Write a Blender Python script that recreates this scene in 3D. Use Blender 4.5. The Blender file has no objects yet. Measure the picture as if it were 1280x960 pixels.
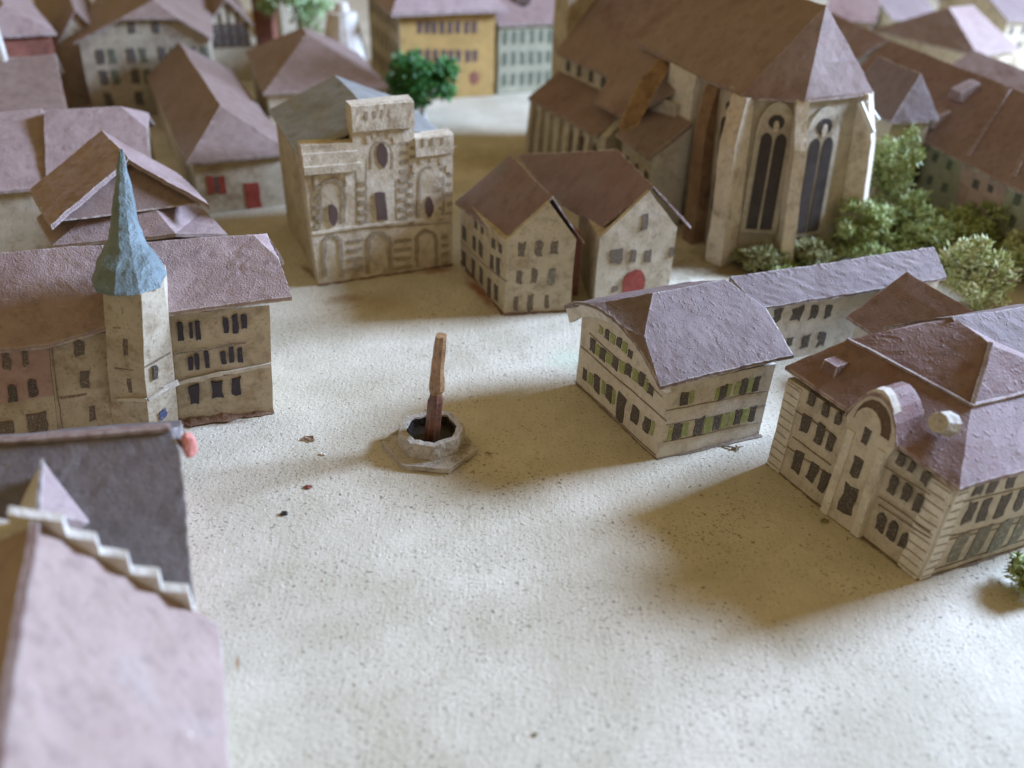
import bpy, bmesh, math, random
from mathutils import Vector, noise
V = Vector
S = bpy.context.scene
COL = S.collection
rnd = random.Random(7)

# ------------------------------------------------------------------ camera model
F, PITCH, CH, ROLL = 1100.0, math.radians(33), 3.0, math.radians(2.5)
cp, sp, cr, sr = math.cos(PITCH), math.sin(PITCH), math.cos(ROLL), math.sin(ROLL)

def ray(u, v):
    a = (u - 640) / F; b = -(v - 480) / F
    x = a * cr - b * sr; y = a * sr + b * cr
    return V((x, cp + y * sp, -sp + y * cp))

def at(u, v, z=0.0):
    """world point seen at photo pixel (u,v) that lies at height z"""
    d = ray(u, v)
    return V((0, 0, CH)) + d * ((z - CH) / d.z)

def on(plane, u, v):
    """world point seen at photo pixel (u,v) on a wall plane (p, n)"""
    p, n = plane; d = ray(u, v); o = V((0, 0, CH))
    return o + d * ((p - o).dot(n) / d.dot(n))

def depth(P):
    return P.y * cp - (P.z - CH) * sp

# ------------------------------------------------------------------ materials
def _n(nt, t, **kw):
    n = nt.nodes.new(t)
    for k, v in kw.items():
        if k in ('operation', 'blend_type', 'data_type', 'feature', 'distance', 'noise_dimensions', 'interpolation'):
            setattr(n, k, v)
        else:
            n.inputs[k].default_value = v
    return n

def c4(c): return (c[0], c[1], c[2], 1)

def ramp(nt, src, a, b, ca=(0, 0, 0), cb=(1, 1, 1)):
    r = nt.nodes.new('ShaderNodeValToRGB')
    r.color_ramp.elements[0].position = a; r.color_ramp.elements[1].position = b
    r.color_ramp.elements[0].color = c4(ca); r.color_ramp.elements[1].color = c4(cb)
    nt.links.new(src, r.inputs[0]); return r.outputs[0]

def mix(nt, fac, a, b):
    m = nt.nodes.new('ShaderNodeMix'); m.data_type = 'RGBA'
    if isinstance(fac, (int, float)): m.inputs[0].default_value = fac
    else: nt.links.new(fac, m.inputs[0])
    for s, i in ((a, 6), (b, 7)):
        if isinstance(s, tuple): m.inputs[i].default_value = c4(s)
        else: nt.links.new(s, m.inputs[i])
    return m.outputs[2]

def mul(nt, a, b):
    m = nt.nodes.new('ShaderNodeMath'); m.operation = 'MULTIPLY'
    for s, i in ((a, 0), (b, 1)):
        if isinstance(s, (int, float)): m.inputs[i].default_value = s
        else: nt.links.new(s, m.inputs[i])
    return m.outputs[0]

def paint(name, c1, c2, scale=5, rough=0.75, grain=0.3, gscale=70, blotch=None, speck=None, edge=None, lump=0.0, spec=0.4, streak=None):
    """hand-painted card or wood: mottled colour, stains, gritty bump, worn edges"""
    m = bpy.data.materials.new(name); m.use_nodes = True
    nt = m.node_tree; bs = nt.nodes['Principled BSDF']
    bs.inputs['Roughness'].default_value = rough
    bs.inputs['Specular IOR Level'].default_value = spec
    tc = nt.nodes.new('ShaderNodeTexCoord'); co = tc.outputs['Object']
    L = nt.links.new
    n1 = _n(nt, 'ShaderNodeTexNoise', Scale=scale, Detail=6, Roughness=0.65); L(co, n1.inputs['Vector'])
    col = mix(nt, ramp(nt, n1.outputs[0], 0.35, 0.68), tuple(c1), tuple(c2))
    ng = _n(nt, 'ShaderNodeTexNoise', Scale=scale * 2.7, Detail=8, Roughness=0.75); L(co, ng.inputs['Vector'])
    gcol = tuple(x * .55 for x in c1)
    col = mix(nt, mul(nt, ramp(nt, ng.outputs[0], 0.50, 0.66), .55), col, gcol)
    if blotch:
        bc, bs_, amt = blotch
        n2 = _n(nt, 'ShaderNodeTexNoise', Scale=bs_, Detail=5, Roughness=0.7); L(co, n2.inputs['Vector'])
        col = mix(nt, mul(nt, ramp(nt, n2.outputs[0], 0.52, 0.68), amt), col, tuple(bc))
    if streak:
        sc, amt = streak
        mp = nt.nodes.new('ShaderNodeMapping'); mp.inputs['Scale'].default_value = (9, 9, 1.2); L(co, mp.inputs[0])
        n4 = _n(nt, 'ShaderNodeTexNoise', Scale=3, Detail=6, Roughness=0.7); L(mp.outputs[0], n4.inputs['Vector'])
        col = mix(nt, mul(nt, ramp(nt, n4.outputs[0], 0.5, 0.75), amt), col, tuple(sc))
    if speck:
        sc, ssc, amt = speck
        n3 = _n(nt, 'ShaderNodeTexNoise', Scale=ssc, Detail=2, Roughness=0.5); L(co, n3.inputs['Vector'])
        col = mix(nt, mul(nt, ramp(nt, n3.outputs[0], 0.62, 0.70), amt), col, tuple(sc))
    if edge:
        ec, w, amt = edge
        bv = nt.nodes.new('ShaderNodeBevel'); bv.samples = 4; bv.inputs['Radius'].default_value = w
        ge = nt.nodes.new('ShaderNodeNewGeometry')
        dt = nt.nodes.new('ShaderNodeVectorMath'); dt.operation = 'DOT_PRODUCT'
        L(bv.outputs[0], dt.inputs[0]); L(ge.outputs['Normal'], dt.inputs[1])
        ed = ramp(nt, dt.outputs['Value'], 0.86, 0.99, (1, 1, 1), (0, 0, 0))
        ne = _n(nt, 'ShaderNodeTexNoise', Scale=22, Detail=3); L(co, ne.inputs['Vector'])
        col = mix(nt, mul(nt, mul(nt, ed, ramp(nt, ne.outputs[0], 0.35, 0.6)), amt), col, tuple(ec))
    L(col, bs.inputs['Base Color'])
    h = _n(nt, 'ShaderNodeTexNoise', Scale=gscale, Detail=3, Roughness=0.6); L(co, h.inputs['Vector'])
    b1 = nt.nodes.new('ShaderNodeBump'); b1.inputs['Strength'].default_value = grain; b1.inputs['Distance'].default_value = 0.012
    L(h.outputs[0], b1.inputs['Height'])
    last = b1
    if lump:
        vo = _n(nt, 'ShaderNodeTexNoise', Scale=gscale * .45, Detail=2, Roughness=0.5); L(co, vo.inputs['Vector'])
        hh = ramp(nt, vo.outputs[0], 0.58, 0.74)
        b2 = nt.nodes.new('ShaderNodeBump'); b2.inputs['Strength'].default_value = lump; b2.inputs['Distance'].default_value = 0.012
        L(hh, b2.inputs['Height']); L(b1.outputs[0], b2.inputs['Normal']); last = b2
    L(last.outputs[0], bs.inputs['Normal'])
    return m

WORN = ((0.60, 0.55, 0.50), 0.016, 1.0)
M = {}
M['cream'] = paint('cream_card', (0.56, 0.51, 0.42), (0.64, 0.59, 0.50), 6, .8, .22, 90, ((0.34, 0.28, 0.20), 4, .5), ((0.22, 0.17, 0.12), 70, .4), ((.62, .56, .45), .008, .6))
M['ochre'] = paint('ochre_card', (0.44, 0.375, 0.265), (0.57, 0.50, 0.375), 6, .8, .25, 90, ((0.26, 0.18, 0.10), 4, .65), ((0.2, 0.14, 0.09), 65, .45), ((.62, .54, .38), .008, .6))
M['grimy'] = paint('grimy_cream', (0.50, 0.45, 0.36), (0.60, 0.55, 0.46), 7, .8, .25, 80, ((0.27, 0.22, 0.15), 6, .6), ((0.2, 0.15, 0.1), 75, .45), ((.66, .6, .5), .008, .6), streak=((.34, .29, .21), .35))
M['churchwall'] = paint('church_wall', (0.33, 0.285, 0.205), (0.46, 0.405, 0.30), 5, .8, .25, 80, ((0.18, 0.13, 0.085), 4, .7), None, ((.6, .54, .42), .008, .6), streak=((.25, .2, .14), .5))
M['white'] = paint('white_paint', (0.60, 0.56, 0.48), (0.72, 0.69, 0.62), 8, .6, .25, 80, ((0.35, 0.29, 0.21), 5, .55), ((.25, .2, .14), 60, .35))
M['pinkwall'] = paint('pink_wall', (0.40, 0.27, 0.22), (0.47, 0.33, 0.28), 6, .8, .2, 80, ((0.28, 0.16, 0.14), 5, .5))
M['greenwall'] = paint('green_wall', (0.28, 0.265, 0.18), (0.36, 0.345, 0.24), 6, .8, .2, 80, ((0.25, 0.24, 0.18), 5, .4))
M['yellow'] = paint('yellow_wall', (0.38, 0.235, 0.07), (0.46, 0.30, 0.105), 5, .7, .2, 80, ((0.45, 0.25, 0.06), 5, .4))
M['stone'] = paint('carved_stone', (0.52, 0.44, 0.32), (0.64, 0.565, 0.44), 7, .8, .3, 60, ((0.24, 0.175, 0.11), 6, .65), ((.2, .15, .1), 50, .4), ((.70, .62, .48), .012, .9))
M['stonewash'] = paint('grey_brown_wash', (0.27, 0.215, 0.15), (0.38, 0.315, 0.22), 14, .8, .3, 60)
M['lilac'] = paint('lilac_roof', (0.31, 0.225, 0.21), (0.38, 0.285, 0.265), 5, .75, .5, 110, ((0.20, 0.11, 0.10), 2.2, .45), None, WORN, .35)
M['greylilac'] = paint('grey_lilac_roof', (0.165, 0.117, 0.105), (0.205, 0.152, 0.138), 5, .75, .25, 90, ((0.14, 0.095, 0.085), 2.5, .5), ((.08, .06, .06), 45, .5), WORN, .35)
M['brown'] = paint('brown_roof', (0.20, 0.128, 0.106), (0.26, 0.172, 0.15), 5, .65, .3, 80, ((0.12, 0.055, 0.04), 2.5, .7), ((.09, .05, .035), 45, .35), WORN, .2)
M['taupe'] = paint('taupe_roof', (0.215, 0.15, 0.125), (0.275, 0.20, 0.175), 5, .65, .3, 80, ((0.15, 0.085, 0.065), 2.5, .6), ((.12, .08, .06), 45, .35), ((.56, .5, .44), .018, .9))
M['greyroof'] = paint('grey_green_roof', (0.19, 0.195, 0.185), (0.255, 0.26, 0.25), 4, .6, .2, 60, ((0.2, 0.17, 0.13), 3, .4), None, WORN)
M['darkroof'] = paint('dark_grey_roof', (0.125, 0.105, 0.10), (0.18, 0.155, 0.15), 5, .6, .3, 60, ((0.07, 0.05, 0.05), 3, .5), None, WORN)
M['pinkroof'] = paint('pink_roof', (0.33, 0.24, 0.20), (0.39, 0.295, 0.25), 4, .7, .3, 50, ((0.36, 0.33, 0.31), 2.0, .5), ((.22, .14, .14), 16, .35), WORN, .2)
M['redbrown'] = paint('red_brown_paint', (0.20, 0.07, 0.045), (0.30, 0.12, 0.08), 7, .6, .3, 70, ((0.1, 0.04, 0.03), 5, .6))
M['purplebrown'] = paint('purple_red_roof', (0.195, 0.115, 0.10), (0.25, 0.175, 0.175), 3.2, .6, .25, 70, ((0.165, 0.165, 0.15), 2.6, .9), None, WORN)
M['red'] = paint('red_paint', (0.25, 0.04, 0.025), (0.34, 0.07, 0.045), 9, .7, .3, 60, ((.12, .03, .02), 12, .6))
M['teal'] = paint('blue_green_spire', (0.135, 0.185, 0.195), (0.19, 0.25, 0.265), 6, .5, .4, 90, ((0.11, 0.13, 0.12), 4, .4), None, None, .3)
M['cement'] = paint('grey_cement', (0.38, 0.34, 0.275), (0.52, 0.48, 0.405), 12, .8, .6, 55, ((0.16, 0.125, 0.09), 8, .7), ((.15, .12, .09), 45, .5), ((.62, .6, .55), .012, .8))
M['copper'] = paint('copper_wood', (0.20, 0.105, 0.05), (0.40, 0.25, 0.13), 16, .35, .3, 60, ((0.05, 0.022, 0.018), 11, .9), None, ((.6, .42, .28), .01, .7), spec=.6)
M['darkcopper'] = paint('dark_red_wood', (0.09, 0.035, 0.025), (0.20, 0.09, 0.05), 16, .4, .3, 60, ((0.04, 0.015, 0.012), 11, .9), None, ((.5, .3, .18), .01, .7), spec=.5)
M['darkhole'] = paint('dark_basin', (0.02, 0.014, 0.01), (0.045, 0.033, 0.022), 9, .5, .3, 50)
M['salmon'] = paint('salmon_paint', (0.62, 0.22, 0.18), (0.7, 0.30, 0.25), 8, .6, .3, 50)
M['timber'] = paint('timber_ink', (0.08, 0.055, 0.04), (0.13, 0.09, 0.07), 8, .8, .2, 60)
M['trunk'] = paint('twig_bark', (0.16, 0.11, 0.06), (0.26, 0.19, 0.11), 8, .8, .4, 60)
M['palewire'] = paint('pale_wire', (0.45, 0.43, 0.38), (0.55, 0.52, 0.46), 8, .5, .2, 60)

def ink(name, c, cover=.46, over=(0.42, 0.36, 0.28), scale=130):
    m = bpy.data.materials.new(name); m.use_nodes = True
    nt = m.node_tree; bs = nt.nodes['Principled BSDF']; bs.inputs['Roughness'].default_value = .75
    tc = nt.nodes.new('ShaderNodeTexCoord')
    n1 = _n(nt, 'ShaderNodeTexNoise', Scale=scale, Detail=4, Roughness=0.7); nt.links.new(tc.outputs['Object'], n1.inputs['Vector'])
    col = mix(nt, ramp(nt, n1.outputs[0], cover, cover + .2), tuple(c), tuple(over))
    nt.links.new(col, bs.inputs['Base Color']); return m

M['ink'] = ink('window_ink', (0.07, 0.057, 0.048), .53)
M['inkpurple'] = ink('purple_black_ink', (0.035, 0.028, 0.04), .60)
M['inkpale'] = ink('faded_ink', (0.12, 0.09, 0.065), .50)
M['inkbrown'] = ink('plum_ink', (0.10, 0.06, 0.05), .66)
M['inkfaint'] = ink('faint_pencil', (0.26, 0.21, 0.15), .48, (0.5, 0.45, 0.36))
M['inkline'] = ink('pencil_line', (0.16, 0.12, 0.085), .46, (0.42, 0.35, 0.24))
M['inkgreen'] = ink('green_ink', (0.26, 0.30, 0.10), .5, (0.46, 0.43, 0.24), 40)
M['inkteal'] = ink('teal_shutter', (0.10, 0.115, 0.075), .55, (0.24, 0.23, 0.17), 40)
M['inkblue'] = ink('blue_ink', (0.07, 0.09, 0.20), .55, (0.4, 0.36, 0.3), 40)
M['inkgreyblue'] = ink('blue_grey_ink', (0.17, 0.165, 0.13), .50, (0.4, 0.36, 0.27), 40)
M['glassdark'] = paint('dark_glass', (0.025, 0.018, 0.014), (0.05, 0.036, 0.028), 9, .5, .2, 50)

def leafmat(name, a, b, c):
    m = bpy.data.materials.new(name); m.use_nodes = True
    nt = m.node_tree; bs = nt.nodes['Principled BSDF']; bs.inputs['Roughness'].default_value = .6
    tc = nt.nodes.new('ShaderNodeTexCoord')
    n1 = _n(nt, 'ShaderNodeTexNoise', Scale=9, Detail=3, Roughness=0.6); nt.links.new(tc.outputs['Object'], n1.inputs['Vector'])
    ge = nt.nodes.new('ShaderNodeNewGeometry')
    col = mix(nt, ramp(nt, n1.outputs[0], .35, .65), tuple(a), tuple(b))
    r = ramp(nt, ge.outputs['Random Per Island'], .55, 1.0)
    col = mix(nt, r, col, tuple(c))
    nt.links.new(col, bs.inputs['Base Color'])
    bs.inputs['Transmission Weight'].default_value = 0
    return m
M['leafdark'] = leafmat('dark_green_foam', (0.02, 0.10, 0.015), (0.04, 0.17, 0.025), (0.08, 0.27, 0.05))
M['lichen'] = leafmat('green_lichen', (0.20, 0.25, 0.065), (0.30, 0.35, 0.11), (0.50, 0.53, 0.26))
M['lichenlight'] = leafmat('pale_lichen', (0.34, 0.37, 0.13), (0.44, 0.47, 0.20), (0.64, 0.63, 0.40))
M['olive'] = leafmat('olive_moss', (0.16, 0.16, 0.055), (0.22, 0.21, 0.08), (0.32, 0.31, 0.14))
M['leafpale'] = leafmat('pale_green_foam', (0.26, 0.40, 0.15), (0.36, 0.50, 0.23), (0.52, 0.64, 0.38))

# ------------------------------------------------------------------ mesh helpers
def wob(P, a):
    if a <= 0: return P
    return P + noise.noise_vector(P * 2.3) * (0.010 * a) + noise.noise_vector(P * 9.0 + V((5, 3, 1))) * (0.0035 * a)

class MB:
    def __init__(self): self.v = []; self.f = []
    def add(self, vs, fs):
        o = len(self.v); self.v += [V(p) for p in vs]; self.f += [tuple(i + o for i in f) for f in fs]; return self
    def prism(self, base, top):
        n = len(base)
        fs = [tuple(reversed(range(n))), tuple(range(n, 2 * n))]
        fs += [(i, (i + 1) % n, n + (i + 1) % n, n + i) for i in range(n)]
        return self.add(list(base) + list(top), fs)
    def beam(self, a, b, w, h, up=V((0, 0, 1))):
        a = V(a); b = V(b); d = (b - a).normalized(); s = d.cross(up)
        if s.length < 1e-4: s = d.cross(V((0, 1, 0)))
        s.normalize(); t = s.cross(d)
        q = [s * w / 2 + t * h / 2, -s * w / 2 + t * h / 2, -s * w / 2 - t * h / 2, s * w / 2 - t * h / 2]
        return self.prism([a + x for x in q], [b + x for x in q])
    def tube(self, a, b, ra, rb, n=8):
        a = V(a); b = V(b); d = (b - a).normalized(); s = d.orthogonal().normalized(); t = d.cross(s)
        c = [s * math.cos(2 * math.pi * i / n) + t * math.sin(2 * math.pi * i / n) for i in range(n)]
        return self.prism([a + x * ra for x in c], [b + x * rb for x in c])
    def slab(self, vs, fs, th):
        """sheet of faces given thickness straight down"""
        n = len(vs); vs = [V(p) for p in vs]
        edges = {}
        for f in fs:
            for i in range(len(f)):
                e = (f[i], f[(i + 1) % len(f)])
                if (e[1], e[0]) in edges: edges.pop((e[1], e[0]))
                else: edges[e] = 1
        F_ = list(fs) + [tuple(i + n for i in reversed(f)) for f in fs]
        F_ += [(b, a, a + n, b + n) for (a, b) in edges]
        return self.add(vs + [p - V((0, 0, th)) for p in vs], F_)
    def build(self, name, mat, parent=None, sub=0.09, w=1.0, smooth=False, rough=0.0, loc=None):
        me = bpy.data.meshes.new(name); bm = bmesh.new()
        vs = [bm.verts.new(p) for p in self.v]
        for f in self.f:
            try: bm.faces.new([vs[i] for i in f])
            except ValueError: pass
        bmesh.ops.recalc_face_normals(bm, faces=bm.faces[:])
        if sub:
            bmesh.ops.triangulate(bm, faces=[f for f in bm.faces if len(f.verts) > 4])
            for _ in range(6):
                long = [e for e in bm.edges if e.calc_length() > sub]
                if not long or len(bm.verts) > 9000: break
                bmesh.ops.subdivide_edges(bm, edges=long, cuts=1, use_grid_fill=True)
                bmesh.ops.triangulate(bm, faces=[f for f in bm.faces if len(f.verts) > 4])
        root = parent
        while root is not None and root.parent is not None: root = root.parent
        o_ = root.location if root is not None else (loc or V((0, 0, 0)))
        for v in bm.verts:
            q = wob(v.co, w)
            if rough: q = q + noise.noise_vector(v.co * 31) * rough
            v.co = q - o_
        bm.to_mesh(me); bm.free()
        if smooth:
            for p in me.polygons: p.use_smooth = True
        me.materials.append(mat)
        o = bpy.data.objects.new(name, me); COL.objects.link(o)
        if parent is not None: o.parent = parent
        elif loc is not None: o.location = loc
        return o

def tag(o, label=None, cat=None, group=None, kind=None):
    if label: o['label'] = label
    if cat: o['category'] = cat
    if group: o['group'] = group
    if kind: o['kind'] = kind
    return o

def thing(name, loc, label, cat, group=None):
    o = bpy.data.objects.new(name, None); o.empty_display_size = .1
    o.location = (loc[0], loc[1], 0); COL.objects.link(o)
    bpy.context.view_layer.update()
    return tag(o, label, cat, group)

class Wall:
    """a flat wall: base line a->b (seen from outside left to right), tops at a2,b2"""
    def __init__(s, a, b, a2, b2=None):
        s.a, s.b, s.a2 = V(a), V(b), V(a2)
        s.b2 = V(b2) if b2 is not None else s.b + (s.a2 - s.a)
        s.t = (s.b - s.a).normalized(); s.n = s.t.cross(s.a2 - s.a).normalized()
        s.up = s.n.cross(s.t).normalized(); s.plane = (s.a, s.n)
        s.upl = (s.a2 - s.a).normalized()
    def uv(s, u, v):
        lo = s.a.lerp(s.b, u); hi = s.a2.lerp(s.b2, u); return lo.lerp(hi, v)

def outline(w, h, shape, jit):
    pts = []
    if shape == 'arch':
        hb = h - w / 2
        pts = [(-w / 2, -h / 2), (0, -h / 2), (w / 2, -h / 2), (w / 2, -h / 2 + hb * .5), (w / 2, -h / 2 + hb)]
        pts += [(w / 2 * math.cos(a), -h / 2 + hb + w / 2 * math.sin(a)) for a in (math.pi * k / 6 for k in range(1, 6))]
        pts += [(-w / 2, -h / 2 + hb), (-w / 2, -h / 2 + hb * .5)]
    elif shape == 'oval':
        pts = [(w / 2 * math.cos(a), h / 2 * math.sin(a)) for a in (2 * math.pi * k / 12 for k in range(12))]
    else:
        for (x, y) in ((-1, -1), (0, -1), (1, -1), (1, -.3), (1, .4), (1, 1), (0, 1), (-1, 1), (-1, .3), (-1, -.4)):
            pts.append((x * w / 2, y * h / 2))
    return [(x + rnd.uniform(-1, 1) * w * jit, y + rnd.uniform(-1, 1) * min(h, 2 * w) * jit) for x, y in pts]

def patch(wall, c, w, h, mat, parent, name='window', shape='rect', jit=.09, out=.005, shear=0.0):
    up = wall.upl
    t = wall.t
    pts = [c + t * (x + y * shear) + up * y for x, y in outline(w, h, shape, jit)]
    n = wall.n
    return MB().prism([p - n * .004 for p in pts], [p + n * out for p in pts]).build(name, mat, parent, sub=0)

def win(wall, parent, items, mat, name='window', shape='rect', jit=.09, ox=0, oy=0, s=1, out=.005, scale=1.0):
    """windows given by their pixel centre and size in the photo, laid onto the wall plane"""
    res = []
    for it in items:
        cx, cy, pw, ph = ox + it[0] / s, oy + it[1] / s, it[2] / s, it[3] / s
        c = on(wall.plane, cx, cy)
        pt = (on(wall.plane, cx, cy - ph / 2) - on(wall.plane, cx, cy + ph / 2))
        h = abs(pt.dot(wall.up)) * scale
        q = on(wall.plane, cx + pw / 2, cy) - on(wall.plane, cx - pw / 2, cy)
        w = abs(q.dot(wall.t)) * scale
        res.append(patch(wall, c, w, h, mat, parent, name, shape, jit, out))
    return res

def line(wall, parent, pts, wd, mat, name='string_course', ox=0, oy=0, s=1, out=.004):
    P = [on(wall.plane, ox + x / s, oy + y / s) for x, y in pts]
    mb = MB()
    for a, b in zip(P, P[1:]):
        k = max(1, int((b - a).length / .06))
        d = (b - a); nn = wall.n; sd = d.cross(nn).normalized()
        L0 = []
        for i in range(k + 1):
            ww = wd * rnd.uniform(.6, 1.3) / 2
            p = a + d * (i / k) + sd * rnd.uniform(-.2, .2) * wd
            L0.append((p, ww))
        for (p, w1), (q, w2) in zip(L0, L0[1:]):
            base = [p - sd * w1, q - sd * w2, q + sd * w2, p + sd * w1]
            mb.prism([x - nn * .003 for x in base], [x + nn * out for x in base])
    return mb.build(name, mat, parent, sub=0)

def grid(wall, parent, nx, vs, u0, u1, w, h, mat, shape='rect', skip=(), name='window', jit=.08):
    for r, v in enumerate(vs):
        for i in range(nx):
            if (r, i) in skip: continue
            u = u0 + (u1 - u0) * (i / (nx - 1) if nx > 1 else .5)
            patch(wall, wall.uv(u, v), w, h, mat, parent, name, shape, jit)

def house(name, label, r1, r2, zr, e, ze, wallm, roofm, hip1=0, hip2=0, half1=0, half2=0, ov=.045, th=.022, wback=None, cat='house', group='painted card houses of the model town', ext1=None, ext2=None, zb=0.0, rough=0.003):
    """ridge r1-r2 and one eave point e given in photo pixels at heights zr and ze"""
    P1 = at(*r1, zr); P2 = at(*r2, zr)
    d = V((P2.x - P1.x, P2.y - P1.y, 0)).normalized(); n = V((-d.y, d.x, 0))
    if isinstance(e, float):            # half width on the side towards the viewer
        E = P1 - n * e * (1 if n.y > 0 else -1)
    else: E = at(*e, ze)
    sd = 1 if (E - P1).dot(n) > 0 else -1
    n = n * sd; w = (E - P1).dot(n); wb = wback or w
    import os
    if os.environ.get('DBG'): print('HOUSE', label[:50], 'w %.2f slope %.2f' % (w, (zr - ze) / w), 'P1', [round(q, 2) for q in P1], 'P2', [round(q, 2) for q in P2], 'toward cam', n.y < 0)
    if hip1 == 'E': hip1 = max(.02, (P1 - E).dot(d))
    if hip2 == 'E': hip2 = max(.02, (E - P2).dot(d))
    if ext1: hip1 = 0
    zed = V((0, 0, ze - zr))
    c1f = P1 - d * hip1 + n * w + zed; c1b = P1 - d * hip1 - n * wb + zed
    c2f = P2 + d * hip2 + n * w + zed; c2b = P2 + d * hip2 - n * wb + zed
    mid = (c1f + c2b + c1b + c2f) / 4
    o = thing(name, mid, label, cat, group)
    vs = [P1, P2, c1f, c2f, c1b, c2b]; fs = []
    fr = [0, 2, 3, 1]; bk = [0, 1, 5, 4]
    if half1:
        a = P1.lerp(c1f, half1); b = P1.lerp(c1b, half1); vs[0] = P1 + d * half1 * min(w, wb) * .8
        vs += [a, b]; ia = len(vs) - 2; fr.insert(1, ia); bk.append(ia + 1); fs.append((0, ia + 1, ia))
    if half2:
        a = P2.lerp(c2f, half2); b = P2.lerp(c2b, half2); vs[1] = P2 - d * half2 * min(w, wb) * .8
        vs += [a, b]; ia = len(vs) - 2; fr.insert(fr.index(3) + 1, ia); bk.insert(2, ia + 1); fs.append((1, ia, ia + 1))
    fs += [tuple(fr), tuple(bk)]
    if hip1: fs.append((0, 4, 2))
    if hip2: fs.append((1, 3, 5))
    MB().slab(vs, fs, th).build('roof', roofm, o, sub=.08, rough=rough)
    i1 = ov; i2 = ov
    k = ov / w; kb = ov / wb
    def wallpt(c, sx, sy, kk):
        p = c + d * (ov * sx) - n * (ov * sy); z = ze + (zr - ze) * kk - th
        return V((p.x, p.y, 0 + zb)), V((p.x, p.y, z))
    A0, A1 = wallpt(c1f, 1, 1, k); B0, B1 = wallpt(c2f, -1, 1, k)
    C0, C1 = wallpt(c2b, -1, -1, kb); D0, D1 = wallpt(c1b, 1, -1, kb)
    mb = MB().prism([A0, B0, C0, D0], [A1, B1, C1, D1])
    def gab(Pr, dd, half, Wf, Wb):
        if half:
            q = Pr + d * dd
            f = Wf.lerp(V((q.x, q.y, zr - th)), 1 - half - .03); b = Wb.lerp(V((q.x, q.y, zr - th)), 1 - half - .03)
            return [f, b]
        q = Pr + d * dd; return [V((q.x, q.y, zr - th - .004))]
    if not hip1:
        g = gab(P1, ov, half1, A1, D1); gi = [x - (-d) * .0 + d * .03 for x in g]
        pl = [A1] + g + [D1]
        mb.prism(pl, [x + d * .03 for x in pl])
    if not hip2:
        g = gab(P2, -ov, half2, B1, C1); pl = [B1] + g + [C1]
        mb.prism(pl, [x - d * .03 for x in pl])
    mb.build('wall', wallm, o, sub=.12)
    if sd > 0:
        walls = dict(front=Wall(B0, A0, B1, A1), end1=Wall(A0, D0, A1, D1), end2=Wall(C0, B0, C1, B1), back=Wall(D0, C0, D1, C1))
    else:
        walls = dict(front=Wall(A0, B0, A1, B1), end1=Wall(D0, A0, D1, A1), end2=Wall(B0, C0, B1, C1), back=Wall(C0, D0, C1, D1))
    o_walls[o.name] = walls
    return o, walls
o_walls = {}
HG = 'painted card houses of the model town'

def avg(*p):
    s = V((0, 0, 0))
    for q in p: s = s + q
    return s / len(p)

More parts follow.
